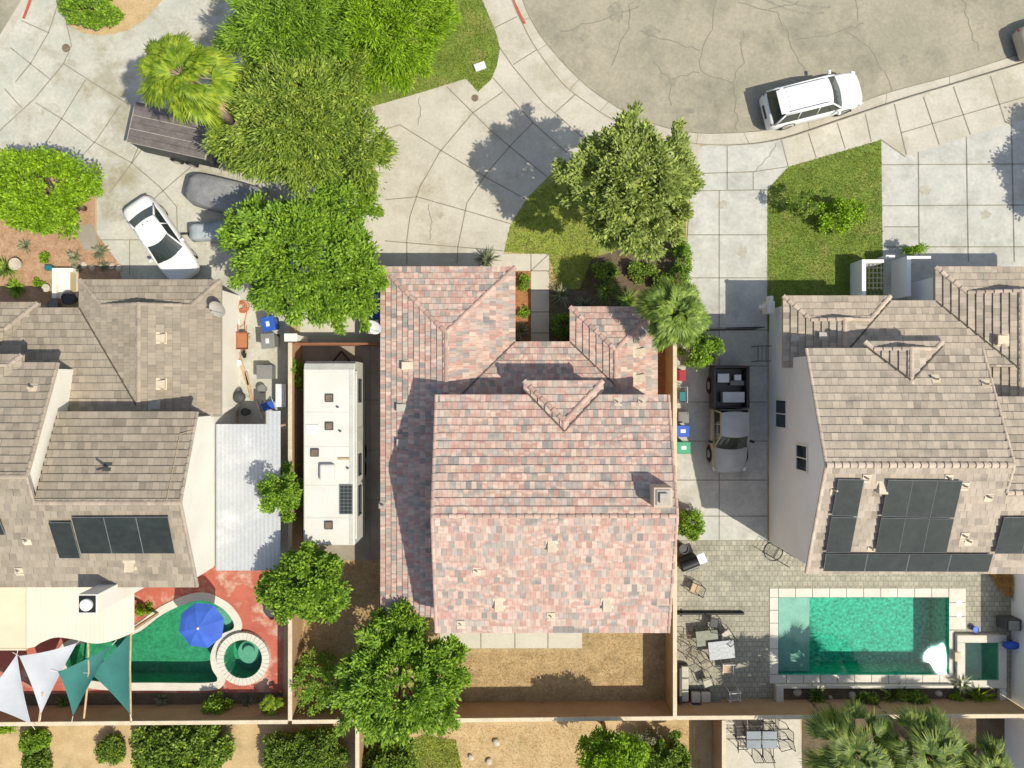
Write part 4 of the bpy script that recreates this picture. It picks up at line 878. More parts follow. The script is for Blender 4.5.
def palm(label, px, py, rpx, z, m, nf=34, seed=0, trunk=.2, dead=0, nb=24, fan=1.25, spread=None, up=1.2, group=None):
    rs = np.random.default_rng(seed+11); c = W(px, py, z); r = rpx*(H-z)/F
    t = thing('palm_tree', label, 'palm tree', (c.x, c.y, 0), group); V = []; VD = []
    g = MB(); n_ = 7
    for i in range(n_):
        a = z*i/n_; b = z*(i+1)/n_; g.tube((c.x, c.y, a), (c.x, c.y, b), trunk*(1.25-.35*i/n_), trunk*(1.1-.3*i/n_), 12)
    g.build('trunk', 'bark', t, smooth=True)
    pet = MB()
    for k in range(nf + dead):
        isd = k >= nf
        az = (k*2.39996 + rs.uniform(-.45,.45)); q = (k+.5)/nf if not isd else 1.0
        el = up*(1-q)**.9*1.1 - .45*q if not isd else rs.uniform(-1.0,-.55)
        d = np.array([math.cos(az)*math.cos(el), math.sin(az)*math.cos(el), math.sin(el)])
        up_ = np.array([-math.cos(az)*math.sin(el), -math.sin(az)*math.sin(el), math.cos(el)]); sd = np.cross(d, up_)
        pl_ = r*rs.uniform(.4,.62)*(.3+.7*min(q,1)**.6); fl_ = r*rs.uniform(.36,.48)
        hub = np.array(c) + d*pl_; e2 = el*.4-.12 if not isd else el; d = np.array([math.cos(az)*math.cos(e2), math.sin(az)*math.cos(e2), math.sin(e2)]); up_ = np.array([-math.cos(az)*math.sin(e2), -math.sin(az)*math.sin(e2), math.cos(e2)]); tw = rs.uniform(-.9,.9); sd2 = sd*math.cos(tw) + up_*math.sin(tw); up2 = np.cross(sd2, d)
        pet.tube(tuple(c), tuple(hub), .03, .018, 4)
        for j in range(nb):
            a = (j/(nb-1)-.5)*2*fan; ln = fl_*(1-.28*abs(a)/fan)*rs.uniform(.88,1.08)
            bd = d*math.cos(a) + sd2*math.sin(a); bd /= np.linalg.norm(bd)
            wv = np.cross(bd, up2)*(.036+.014*rs.random()) * (1 if nb > 18 else 1.5)
            dr_ = np.array([0,0,-1.0]); p0 = hub; p1 = hub + bd*ln*.6 + dr_*.04*ln + up2*.02; p2 = hub + bd*ln + dr_*ln*rs.uniform(.16,.38)
            (VD if isd else V).extend([p0-wv*.35, p0+wv*.35, p1+wv, p1-wv, p1-wv, p1+wv, p2+wv*.12, p2-wv*.12])
    pet.build('frond_stalk', m if not dead else 'twig', t)
    fast_mesh('frond_blades', np.array(V), 4, m, t)
    if VD: fast_mesh('dry_fronds', np.array(VD), 4, 'frond_dead', t)
    return t
def spiky(label, px, py, r, n, m, h=.5, z0=.03, name='agave', cat='plant', group=None, wd=.05, tilt=(.15,1.2)):
    c = W(px, py, z0+h*.4); c.z = z0; az = rng.uniform(0, 2*PI, n); el = rng.uniform(*tilt, n)
    D = np.stack([np.cos(az)*np.cos(el), np.sin(az)*np.cos(el), np.sin(el)], 1); P = np.tile(np.array(c), (n,1)) + D*.03
    N = np.stack([-np.cos(az)*np.sin(el), -np.sin(az)*np.sin(el), np.cos(el)], 1)
    L = rng.uniform(.7,1.1,n)*r; S_ = np.cross(D, N)
    T = P + D*L[:,None] - np.array([0,0,1])*L[:,None]*.18; Mi = P + D*L[:,None]*.45; 
    v = np.stack([P-S_*wd*.6, P+S_*wd*.6, Mi+S_*wd+N*.02, Mi-S_*wd+N*.02, Mi-S_*wd+N*.02, Mi+S_*wd+N*.02, T+S_*.004, T-S_*.004],1).reshape(-1,3)
    o = fast_mesh(name, v, 4, m, None); return tag(o, label, cat, group)
def shrub(label, px, py, rx, ry, h, m, n=1500, leaf=(.12,.04), name='shrub', cat='shrub', ncl=30, clr=.2, z0=0., style='round', group=None, inner=.3):
    zc = z0+h*.45; return tree(label, px, py, rx, ry, zc, h*.55, m, style, n, ncl, clr, leaf, .04, name, cat, group, 5, -.6, inner)

# trees
tree('lime green round tree over the front garden at the left edge', 42, 191, 50, 46, 3.4, 1.3, 'leaf_lime', 'round', 34000, 110, .42, (.17,.05))
palm('tall lime fan palm with dry fronds over the slatted trailer', 183, 76, 55, 10.5, 'palm_lime', 46, 3, dead=7, nb=26)
tree('dark green feathery tree in the middle of the tree row', 296, 122, 62, 70, 5.0, 1.7, 'leaf_mid', 'feather', 50000, 200, .52, (.22,.034), .2, limbs=12, extra=((350,145,42,48,4.6,1.2,14000),(248,130,30,45,4.4,1.0,9000),(245,62,28,34,4.2,1.0,8000),(335,75,40,30,4.6,1.0,8000)))
tree('broad light green tree in front of the wooden gate', 302, 258, 66, 62, 4.6, 1.5, 'leaf_bright', 'feather', 42000, 200, .42, (.19,.05), .18, extra=((354,275,24,52,4.2,1.0,9000),(330,300,30,22,3.6,.9,6000),(256,245,27,50,4.2,1.0,8000),(345,205,30,20,4.2,1.0,5000)))
tree('pale green weeping tree over the lawn at the top', 390, 28, 58, 58, 4.6, 1.6, 'leaf_lime', 'feather', 42000, 150, .5, (.25,.028), .16, limbs=10)
tree('light green weeping tree at the top beside the fan palm', 290, 22, 56, 50, 5.4, 1.6, 'leaf_bright', 'feather', 38000, 150, .5, (.25,.028), .18, limbs=10)
tree('large olive green street tree shading the curved driveway', 632, 188, 67, 70, 6.2, 2.1, 'leaf_olive', 'feather', 36000, 210, .37, (.2,.048), .2, limbs=12, extra=((632,190,30,30,7.0,.9,6000),))
palm('fan palm at the front corner of the middle house', 675, 313, 44, 5.6, 'palm_mid', 44, 8, nb=30)
shrub('leafy green shrub under the fan palm beside the side driveway', 700, 351, 20, 18, 2.4, 'leaf_bright', 5000, (.13,.04), ncl=50, clr=.25)
shrub('tall thin green hedge plant between the olive tree and driveway', 681, 262, 8, 26, 1.8, 'leaf_bright', 3500, (.12,.035), ncl=40, clr=.2)
shrub('bright green sapling in the square lawn of the right house', 838, 215, 24, 16, 1.5, 'leaf_lime', 3200, (.14,.045), ncl=34, clr=.28, name='sapling', cat='sapling', inner=.2)
shrub('small leafy sapling tip in the square lawn above the larger sapling', 806, 203, 20, 12, 2.6, 'leaf_dark', 1500, (.12,.035), ncl=16, clr=.25, name='sapling', cat='sapling')
tree('bright green tree between the travel trailer and the red pool deck', 306, 585, 40, 36, 3.8, 1.5, 'leaf_bright', 'round', 22000, 110, .34, (.18,.06), .14)
tree('big leafy tree at the rear left corner of the middle house', 398, 682, 60, 56, 3.6, 1.5, 'leaf_bright', 'feather', 36000, 190, .38, (.2,.05), .16, extra=((400,622,22,22,3.2,.8,5000),(445,668,22,36,3.2,.9,6000),(360,700,26,40,2.8,.9,6000)))
shrub('wispy pale green shrub along the block wall left of the big leafy tree', 317, 680, 20, 32, 2.4, 'leaf_bright', 5000, (.14,.03), ncl=60, clr=.28, style='feather')
shrub('dark dense bush below the big leafy tree at the bottom edge', 390, 764, 28, 30, 1.9, 'leaf_dark', 18000, (.14,.05), ncl=90, clr=.25)
shrub('long dense green hedge bush below the back wall at the lower left', 181, 754, 46, 34, 1.9, 'leaf_dark', 34000, (.17,.06), ncl=260, clr=.32, name='hedge', cat='hedge', inner=.6)
shrub('clipped dome of dark green foliage at the bottom edge', 305, 764, 40, 34, 2.1, 'leaf_dark', 60000, (.1,.035), ncl=700, clr=.2, inner=.85)
tree('bright light green tree at the bottom below the dry yard', 612, 757, 34, 24, 3.4, 1.3, 'leaf_lime', 'round', 15000, 110, .35, (.15,.045), .12)
shrub('dark green round bush right of the bright tree at the bottom', 664, 760, 29, 25, 2.0, 'leaf_dark', 18000, (.13,.045), ncl=100, clr=.24)
shrub('purple-brown shrub top behind the dark round bush', 650, 737, 14, 7, 1.6, 'agave', 900, (.1,.03), ncl=14, clr=.18)
palm('spreading fan palm below the back wall at the bottom right', 852, 750, 54, 4.8, 'palm_dark', 36, 21, nb=24)
palm('green fan palm in the middle of the bottom right palm row', 925, 752, 54, 5.0, 'palm_dark', 36, 33, nb=24)
palm('rightmost low fan palm of the bottom right row', 985, 768, 42, 3.8, 'palm_dark', 30, 41, nb=22)
shrub('yellow-green ground plant under the bottom right palms', 850, 768, 20, 10, .8, 'leaf_lime', 1800, (.16,.05), ncl=20, clr=.25)
shrub('green climbing shrub between the travel trailer and the block wall', 287, 491, 17, 25, 5.2, 'leaf_bright', 9000, (.14,.045), ncl=60, clr=.25)
shrub('small creeper on the wall beside the front of the travel trailer', 298, 373, 6, 18, 2.0, 'leaf_bright', 1800, (.1,.03), ncl=30, clr=.14)
shrub('low bush in the flower bed at the top left corner', 90, 6, 28, 22, 1.1, 'leaf_bright', 12000, (.15,.05), ncl=80, clr=.22, inner=.5)
shrub('round green shrub against the wall beside the side driveway', 690, 525, 13, 15, 1.5, 'leaf_bright', 4000, (.11,.035), ncl=50, clr=.2)
for (x, y, rx, ry, m, lb) in ((34,741,12,10,'leaf_bright','small round green shrub on bare soil at the lower left edge'),(36,764,13,12,'leaf_dark','darker small shrub at the bottom left, lowest of the pair'),(111,749,13,13,'leaf_dark','mottled round shrub left of the long hedge bush')):
    shrub(lb, x, y, rx, ry, 1.0, m, 7000, (.09,.035), ncl=90, clr=.16, inner=.7)
shrub('light green leafy plant by the back wall near the round spa', 216, 708, 14, 13, 1.3, 'leaf_bright', 2600, (.15,.035), ncl=34, clr=.2)
spiky('grey spiky yucca by the back wall between two green plants', 246, 709, .65, 60, 'agave', .6, .03, 'yucca', wd=.035)
palm('low bright fan palm in the corner of the red pool deck', 272, 707, 16, 1.1, 'palm_lime', 18, 55, trunk=.1, nb=14)
shrub('green weed clump in the planting strip under the green sails', 103, 717, 9, 5, .6, 'leaf_lime', 700, (.1,.03), ncl=12, clr=.12)
spiky('pale green spiky plant under the white sails', 62, 703, .45, 45, 'palm_mid', .4, .03, 'yucca', wd=.03)
spiky('dark spiky plant in the shade of the back wall near the pool', 160, 700, .45, 45, 'agave', .4, .03, 'yucca', wd=.03)
shrub('bright green plant at the left edge beside the white sail', 8, 722, 14, 9, .9, 'leaf_lime', 1500, (.14,.035), ncl=20, clr=.18)
shrub('bright plant between the cream cover and the free-form pool', 144, 610, 7, 7, .6, 'leaf_lime', 700, (.12,.03), ncl=12, clr=.12)
for (x, y, r, m, lb) in ((818,698,0.98,'palm_dark','dark agave in the pool planter, leftmost of the two dark ones'),(894,697,1.04,'palm_dark','dark agave in the middle of the pool planter'),(962,684,0.78,'agave','grey agave at the corner of the small spa'),(978,697,1.04,'palm_lime','large yellow-green agave below the small spa')):
    spiky(lb, x, y, r, 46, m, .5, .1, 'agave', wd=.05)
shrub('small yellow-green bush left of the large agave', 954, 699, 7, 6, .5, 'leaf_lime', 700, (.1,.035), ncl=10, clr=.1); shrub('tiny bright bush beside the pale rock in the planter', 936, 702, 6, 4, .35, 'leaf_lime', 450, (.1,.03), ncl=8, clr=.09)
# front garden plants, left
spiky('palm-like green plant at the far left of the front garden', 4, 268, .75, 60, 'palm_mid', .7, .04, 'yucca'); spiky('feathery green aloe beside the entrance', 14, 288, .65, 80, 'leaf_bright', .6, .04, 'aloe')
spiky('small dark agave in the front garden mulch', 24, 246, .45, 40, 'agave', .4, .04); spiky('dark spiky agave at the edge of the mulch', 74, 256, .5, 44, 'agave', .4, .04); spiky('grey agave beside the driveway corner', 99, 252, .55, 40, 'agave', .5, .04)
spiky('slender agave right of the cream planter', 76, 268, .35, 40, 'agave', .3, .04); spiky('pale agave at the garage corner', 103, 266, .35, 40, 'agave', .3, .04)
shrub('yellow-green round cactus bush by the entrance', 39, 283, 6, 5, .5, 'leaf_lime', 700, (.08,.03), ncl=14, clr=.1); shrub('low green tuft under the lime tree', 44, 258, 6, 5, .4, 'leaf_lime', 600, (.1,.03), ncl=12, clr=.1)
# plants in front of middle house
for (x, y, r, m, lb) in ((440+8,262,.7,'agave','spiky dark plant at the front left of the garage eave'),(487,259,.8,'agave','dark spiky plant at the garage corner beside the path'),(521,331,.6,'agave','dark strappy plant at the bottom of the narrow bed'),(562,295,.85,'agave','strappy dark plant in the shaded bed, leftmost'),(585,306,.8,'agave','strappy plant in the shaded bed beside the tiled hip'),(607,290,.95,'palm_mid','sunlit pale cycad under the olive tree'),(628,300,.9,'palm_mid','second cycad between the olive tree and the fan palm'),(561,322,.6,'agave','low dark plant in the shaded bed beside the path')):
    if x > 470: spiky(lb, x, y, r, 60, m, .6, .03, 'strappy_plant', wd=.035)
shrub('dark shrub filling the shaded bed beside the path', 560, 325, 9, 14, .7, 'leaf_dark', 1500, (.13,.03), ncl=24, clr=.18)
shrub('small green shrub at the top of the narrow red bed', 524, 282, 6, 9, .6, 'leaf_bright', 900, (.1,.03), ncl=14, clr=.12); shrub('small green shrub in the middle of the narrow red bed', 524, 313, 5, 6, .4, 'leaf_bright', 600, (.1,.03), ncl=10, clr=.1)
shrub('green round shrub beside the entry court of the right house', 914, 250, 8, 5, 1.6, 'leaf_lime', 1800, (.08,.025), ncl=30, clr=.15)
tree('dark tree just beyond the right edge shading the right driveway', 1170, 175, 38, 70, 4.5, 1.6, 'leaf_dark', 'feather', 16000, 110, .45, (.2,.05), .2)

for (x,y,rx,ry,h,m,lb) in ((606,272,12,9,.8,'leaf_dark','low dark shrub at the left edge of the bed under the olive tree'),(640,272,14,9,.9,'leaf_dark','low dark shrub in the middle of the bed under the olive tree'),(664,285,11,9,1.0,'leaf_dark','dark shrub in the bed close to the tall hedge plant'),(598,318,9,6,.6,'leaf_dark','dark shrub right above the tiled hip corner in the shaded bed')):
    if y < 300: shrub(lb, x, y, rx, ry, h, m, 2200, (.13,.04), ncl=26, clr=.2)
# grass blades (real tufts on the lawns)
def blades(name, label, poly, n, L, wd, m, z):
    P = np.array([[p.x, p.y] for p in G(poly)]); lo = P.min(0); hi = P.max(0); pts = rng.uniform(lo, hi, (int(n*1.6), 2)); ins = np.zeros(len(pts), bool)
    j = len(P)-1
    for i in range(len(P)):
        c = ((P[i,1] > pts[:,1]) != (P[j,1] > pts[:,1])) & (pts[:,0] < (P[j,0]-P[i,0])*(pts[:,1]-P[i,1])/(P[j,1]-P[i,1]+1e-12)+P[i,0]); ins ^= c; j = i
    pts = pts[ins][:n]; k = len(pts); az = rng.uniform(0, 2*PI, k); el = rng.uniform(.3, 1.3, k)
    D = np.stack([np.cos(az)*np.cos(el), np.sin(az)*np.cos(el), np.sin(el)], 1); N = nrmz(rng.normal(size=(k,3)))
    tag(fast_mesh(name, leaves(np.column_stack([pts, np.full(k, z)]), D, N, rng.uniform(.5,1.3,k)*L, np.full(k, wd)), 4, m, None), kind='stuff')
blades('grass', '', [(380,-5),(482,0),(495,30),(500,48),(497,66),(491,80),(478,92),(466,79),(420,93),(375,106),(345,106)], 16000, .11, .012, 'grass_blade', .02)
blades('grass', '', [(504,252),(510,226),(528,197),(570,172),(600,250),(590,290),(549,290),(549,255)], 9000, .11, .012, 'grass_blade', .02)
blades('grass', '', [(767,190),(788,167),(881,140),(883,290),(767,330)], 24000, .11, .012, 'grass_blade', .02)
blades('dry_grass', '', [(440,652),(584,652),(584,600),(668,600),(668,702),(300,702),(300,560),(370,560)], 16000, .12, .008, 'straw_blade', .012)
blades('dry_grass', '', [(440,725),(700,725),(700,768),(440,768)], 6000, .12, .008, 'straw_blade', .0)
blades('grass', '', [(395,768),(400,745),(425,734),(456,740),(462,768)], 3500, .12, .012, 'grass_blade', .02)

# ------------------------------------------------------------ vehicles (local +X is the front)
def loft(mb, st, m=0):
    """st: list of (x, halfwidth, ztop, zshoulder, zbottom)"""
    rings = []
    for x, hw, zt_, zs, zb in st:
        h = [(0,zt_),(.5*hw,zt_-.005),(.82*hw,zt_-.035),(.95*hw,zs),(hw,(zs+zb)*.5+.06),(hw*.985,zb+.12),(.93*hw,zb)]
        full = [(-y,z) for y,z in reversed(h[1:])] + h
        rings.append([(x,y,z) for y,z in full])
    n = len(rings[0]); i0 = len(mb.v)
    for r in rings: mb.v += r
    for a in range(len(rings)-1):
        for k in range(n-1): mb.f.append((i0+a*n+k, i0+(a+1)*n+k, i0+(a+1)*n+k+1, i0+a*n+k+1)); mb.m.append(m)
    mb.f.append(tuple(i0+k for k in range(n))); mb.m.append(m); mb.f.append(tuple(i0+(len(rings)-1)*n+k for k in reversed(range(n)))); mb.m.append(m)
def cabin(t, xb0, xr0, xr1, xf0, zb, zt_, hwb, hwr, paint, bulge=.12, rails=False, roofm=None, extra_pillar=(.05,)):
    """glasshouse: rear base, rear roof, front roof, front base x positions"""
    n = 7; base = []; top = []
    def row(xend, hw, z, bl): return [(xend+bl*(1-(2*i/(n-1)-1)**2), hw*(2*i/(n-1)-1), z) for i in range(n)]
    fb = row(xf0-bulge*.6, hwb, zb, bulge); ft_ = row(xr1-.05, hwr, zt_-.03, bulge*.7); rb = row(xb0+.05, hwb, zb, -bulge*.6); rt = row(xr0+.04, hwr, zt_-.03, -bulge*.4)
    g = MB()
    for i in range(n-1):
        g.poly([fb[i],fb[i+1],ft_[i+1],ft_[i]]); g.poly([rb[i+1],rb[i],rt[i],rt[i+1]])
    for s in (0,-1): g.poly([fb[s],ft_[s],rt[s],rb[s]] if s == 0 else [rb[s],rt[s],ft_[s],fb[s]])
    g.build('windows','car_glass',t)
    r = MB(); m_ = 8; rows = []
    for j in range(m_+1):
        v = j/m_; rows.append([tuple(Vector(rt[i]).lerp(Vector(ft_[i]), v) + Vector((0,0,.03+.045*(1-(2*v-1)**4)*(1-(2*i/(n-1)-1)**4)))) for i in range(n)])
    k = len(r.v)
    for q in rows: r.v += q
    for j in range(m_):
        for i in range(n-1): r.f.append((k+j*n+i, k+(j+1)*n+i, k+(j+1)*n+i+1, k+j*n+i+1)); r.m.append(0)
    for a, b in ((0,0),(n-1,n-1)): 
        for j in range(m_): p_ = Vector(rows[j][a]); q_ = Vector(rows[j+1][a]); r.poly([p_, p_-Vector((0,0,.05)), q_-Vector((0,0,.05)), q_])
    for s in (0,-1):
        for pa, pb in ((fb[s],ft_[s]),(rb[s],rt[s])): r.tube(pa, pb, .05, .045, 6)
        sgn = -1 if s == 0 else 1
        for fx in extra_pillar:
            x = xr0+(xr1-xr0)*fx if fx > .1 else None
            if x is not None: r.tube((x+.02, sgn*hwb*.995, zb), (x, sgn*hwr*1.0, zt_), .035, .03, 6)
        r.tube(Vector(rt[s])+Vector((0,0,.01)), Vector(ft_[s])+Vector((0,0,.01)), .04, .04, 6)
    r.build('car_roof', roofm or paint, t, smooth=True)
    if rails:
        for s in (-1,1): q = MB(); q.path([(xr0+.25,s*hwr*.86,zt_+.04),(xr0+.35,s*hwr*.86,zt_+.10),(xr1-.35,s*hwr*.86,zt_+.10),(xr1-.2,s*hwr*.86,zt_+.04)],.016,6); q.build('roof_rail','dark_grey',t)
        for yy in (-.4,-.14,.14,.4): q = MB(); q.box((xr0+.35,yy-.012,zt_+.03),(xr1-.3,yy+.012,zt_+.086)); q.build('roof_rib',paint,t)
def wheels(t, xs, y, r):
    for x in xs:
        for s in (-1,1):
            g = MB(); g.tube((x,s*(y-.2),r),(x,s*y,r),r,r,20); w_ = g.build('wheel','rubber',t,smooth=False)
            g = MB(); g.tube((x,s*(y-.02),r),(x,s*(y+.012),r),r*.62,r*.55,12); g.build('rim','chrome',w_)
def arches(t, xs, y, r, m='rubber'):
    for x in xs:
        for s in (-1,1):
            g = MB(); g.path([(x+(r+.05)*math.cos(a*PI/10), s*y, r+(r+.05)*math.sin(a*PI/10)) for a in range(0,11)], .03, 5); g.build('wheel_arch', m, t)
def mirrors(t, x, y, z, m):
    for s in (-1,1): g = MB(); g.obox((x,s*(y+.1),z),(.07,0,0),(.02,.1,0),(0,0,.06)); g.build('side_mirror', m, t, bevel=.02)
def lamps(t, xf, xr_, y, zf, zr_):
    for s in (-1,1):
        g = MB(); g.obox((xf,s*y,zf),(.1,-s*.04,0),(0.03,.16*s,0),(0,0,.06)); g.build('headlight','lamp_white',t,bevel=.02)
        g = MB(); g.obox((xr_-.01,s*y,zr_-.06),(.03,0,0),(0,.12,0),(0,0,.06)); g.build('tail_light','lamp_red',t,bevel=.02)
def car(name, label, cat, kind, loc, ang, paint):
    t = thing(name, label, cat)
    b = MB()
    if kind == 'sedan':
        loft(b, [(-2.38,.55,.72,.6,.32),(-2.33,.74,.93,.8,.28),(-2.15,.85,1.0,.86,.25),(-1.7,.91,1.03,.88,.22),(-1.1,.925,.98,.9,.2),(0,.93,.95,.9,.2),(1.0,.925,.97,.88,.2),(1.5,.91,.93,.84,.22),(1.95,.86,.84,.74,.24),(2.25,.74,.74,.64,.26),(2.38,.52,.62,.54,.3)])
        b.build('body',paint,t,smooth=True); cabin(t,-1.75,-1.0,.25,1.15,.93,1.4,.82,.62,paint,.22,extra_pillar=(.45,))
        wheels(t,(-1.4,1.4),.9,.32); mirrors(t,.75,.88,.98,paint); lamps(t,2.12,-2.3,.66,.7,.82)
        for s in (-.12,.18): g=MB(); g.tube((-.85,s,1.42),(-.85,s,1.45),.03); g.build('aerial','black_metal',t)
    if kind == 'suv':
        loft(b, [(-2.55,.72,1.0,.85,.35),(-2.5,.88,1.1,.95,.3),(-2.2,.96,1.12,1.0,.27),(-1,.985,1.1,1.03,.25),(.5,.985,1.1,1.03,.25),(1.1,.98,1.14,1.0,.25),(1.8,.965,1.12,.98,.27),(2.25,.9,1.06,.9,.3),(2.45,.78,.98,.82,.32),(2.56,.55,.85,.72,.36)])
        b.build('body',paint,t,smooth=True); cabin(t,-2.42,-2.05,.55,1.35,1.07,1.76,.9,.72,paint,.16,True,extra_pillar=(.33,.72))
        wheels(t,(-1.5,1.55),.96,.39); arches(t,(-1.5,1.55),.97,.39); mirrors(t,1.0,.98,1.15,paint); lamps(t,2.3,-2.48,.74,.9,1.0)
        g=MB(); g.box((-2.6,-.35,.62),(-2.54,.35,.78)); g.build('number_plate_recess','dark_grey',t); g=MB(); g.box((-2.2,-.62,1.7),(-1.98,.62,1.75)); g.build('rear_spoiler',paint,t,bevel=.02)
    if kind == 'pickup':
        loft(b, [(-.62,.92,1.12,1.05,.4),(0,.95,1.12,1.08,.38),(1.0,.95,1.14,1.06,.38),(1.7,.94,1.12,1.0,.38),(2.3,.88,1.06,.92,.4),(2.6,.74,.98,.84,.42),(2.72,.5,.85,.75,.45)])
        b.build('body','paint_grey',t,smooth=True); cabin(t,-.62,-.5,.75,1.42,1.12,1.78,.86,.70,'paint_grey',.16,extra_pillar=(.5,))
        g=MB(); 
        for s in (-1,1): g.box((-2.75,min(s*.95,s*.78),.45),(-.66,max(s*.95,s*.78),1.2))
        g.box((-2.85,-.95,.5),(-2.75,.95,1.2)); g.box((-.72,-.78,.5),(-.66,.78,1.2)); g.box((-2.75,-.78,.45),(-.66,.78,.62)); g.build('cargo_bed','paint_dark',t,bevel=.03)
        g=MB(); g.path([(-.6,-.955,1.13),(.8,-.96,1.13),(1.7,-.95,1.11),(2.3,-.88,1.04),(2.62,-.72,.96)],.025,6); g.path([(-.5,-.74,1.79),(.75,-.74,1.79),(1.38,-.9,1.15)],.025,6); g.build('trim','trim_gold',t)
        g=MB(); g.box((-2.9,-.9,.4),(-2.83,.9,.58)); g.build('bumper','dark_grey',t,bevel=.02)
        wheels(t,(-1.85,1.75),.97,.4); arches(t,(-1.85,1.75),.96,.4); mirrors(t,1.05,.98,1.2,'black_metal'); lamps(t,2.48,-2.85,.7,.85,.95)
        g=MB(); g.box((-.62,-.75,1.1),(-.58,.75,1.7)); g.build('rear_window','car_glass',t)
    t.location = loc; t.rotation_euler = (0,0,ang); return t
c = W(814.5,98,.9); car('parked_suv','white SUV parked along the kerb of the round street end','suv','suv',(c.x,c.y,-.12),R(14),'paint_white')
c = W(161.5,240,.7); car('parked_sedan','white sedan parked askew in front of the left garage','car','sedan',(c.x,c.y,.03),R(-55),'paint_white')
c = W(730,421,1.0); pk = car('pickup_truck','dark pickup truck with a loaded bed parked in the side driveway','pickup truck','pickup',(c.x,c.y,.034),R(-90),'paint_dark')
c = W(1064,28,.9); car('parked_car','beige car at the top right corner, mostly outside the photo','car','sedan',(c.x+.25,c.y,-.12),R(17),'paint_beige')
# load in the truck bed
g = MB(); a=W(723,391,1.2); b=W(744.5,404,1.2); g.box((a.x,b.y+.08,.7),(b.x,a.y-.05,1.22)); g.tube(((a.x+b.x)/2,(a.y+b.y)/2,1.22),((a.x+b.x)/2,(a.y+b.y)/2,1.25),.1,.1,14); tag(g.build('tool_case','grey_metal',bevel=.03),'silver tool case in the bed of the pickup truck','tool case')
for i,(x0,x1,y0,y1,m,lb) in enumerate(((718,729,374,382,'white_plastic','pale plastic tub in the pickup bed'),(731,744,381,385,'grey_plastic','flat grey tray in the pickup bed'),(735,741,375,380,'white_plastic','small white box at the rear of the pickup bed'))):
    g = MB(); a=W(x0,y1,.95); b=W(x1,y0,.95); g.box((a.x,a.y,.66),(b.x,b.y,.88)); g.box((a.x-.02,a.y-.02,.88),(b.x+.02,b.y+.02,.95)); tag(g.build('storage_box',m,bevel=.02),lb,'box')

# covered vehicles and the slatted trailer
def loc_build(t, c, ang, z=0.): t.location = (c.x,c.y,z); t.rotation_euler=(0,0,ang)
t = thing('utility_trailer','flat-topped trailer with dark slatted boards under the fan palm','trailer')
g=MB()
for i in range(6): g.box((-2.0,-1.02+i*.345,2.1),(2.0,-1.02+i*.345+.33,2.16))
g.build('board','wood_grey',t)
g=MB(); g.box((-1.98,-1.0,.5),(1.98,-.96,2.09)); g.box((-1.98,.96,.5),(1.98,1.0,2.09)); g.box((-1.98,-.96,.5),(-1.94,.96,2.09)); g.box((1.94,-.96,.5),(1.98,.96,2.09)); g.box((-1.98,-.96,.45),(1.98,.96,.52)); g.build('side_panel','dark_grey',t)
g=MB(); 
for y in (-1.04,-.34,.35,1.04): g.box((-2.02,y-.012,2.162),(2.02,y+.012,2.18))
for x in (-2.03,2.0): g.box((x,-1.06,2.05),(x+.03,1.06,2.17))
g.build('edge_trim','vent_grey',t); wheels(t,(-.3,.5),1.1,.32); g=MB(); g.path([(1.98,0,.5),(2.9,0,.5)],.05); g.build('drawbar','black_metal',t)
c=W(171,131,2.1); loc_build(t,c,R(-12.5),.03)
def covered(name,label,cat,L,Wd,Ht,m,c,ang,boat=False):
    t=thing(name,label,cat); b=MB(); st=[]
    for i in range(13):
        u=i/12; x=-L/2+L*u; e=(1-abs(2*u-1)**9); hw=Wd/2*max(.72,(e**.2 if not boat else min(1,(1-u)*1.9+.05)**.7*min(1,u*8+.75))); zt_=Ht*(.72+.28*max(0,1-abs(2*u-1.05)**2.6)) if not boat else Ht*(.8+.1*math.sin(u*9))
        st.append((x,hw,zt_+random.uniform(-.02,.02),zt_*.72,.12))
    loft(b,st); b.build('cover',m,t,smooth=True)
    if not boat: wheels(t,(-L*.3,L*.3),Wd/2-.05,.3)
    else:
        g=MB(); g.path([(L/2-.1,0,.3),(L/2+.9,0,.3)],.04); g.build('drawbar','black_metal',t); wheels(t,(-L*.15,),Wd/2-.1,.25)
    loc_build(t,c,ang,.03); return t
covered('covered_car','car under a fitted grey cover beside the tree row','covered car',4.3,1.75,1.45,'cover_grey',W(226,195,1.1),R(-14))
covered('covered_boat','small boat under a pale blue cover with its bow to the left','covered boat',3.2,1.25,.95,'cover_blue',W(220,230,.8),R(183),True)

# travel trailer
rz=2.95; rv=thing('travel_trailer','long white travel trailer parked between the block wall and middle house','travel trailer',W(329,455))
def V2(x,y,z=rz): return W(x,y,z)
a=V2(303.5,545.5); b=V2(354.5,361); x0,x1,y0,y1=a.x,b.x,a.y,b.y
g=MB(); prof=[(y0,.55),(y0,rz-.05),(y0+.06,rz),(y1-.42,rz),(y1-.12,rz-.12),(y1,rz-.45),(y1-.02,.55)]
n=len(prof); g.add([(x0,y,z) for y,z in prof]+[(x1,y,z) for y,z in prof],[tuple(reversed(range(n))),tuple(range(n,2*n))]+[(i,(i+1)%n,n+(i+1)%n,n+i) for i in range(n)])
body=g.build('body','rv_side',rv,bevel=.04)
g=MB(); g.box((x0+.06,y0+.08,rz-.02),(x1-.26,y1-.44,rz+.012)); roof_=g.build('roof','rv_roof',rv)
g=MB(); g.box((x1-.25,y0+.05,rz-.03),(x1-.06,y1-.4,rz+.03)); g.box((x1-.045,y0+.3,rz-.25),(x1+.1,y1-.5,rz-.12)); g.tube((x1+.05,y0+.3,rz-.1),(x1+.05,y1-.6,rz-.1),.05,.05,8); g.build('awning','rv_cap',rv)
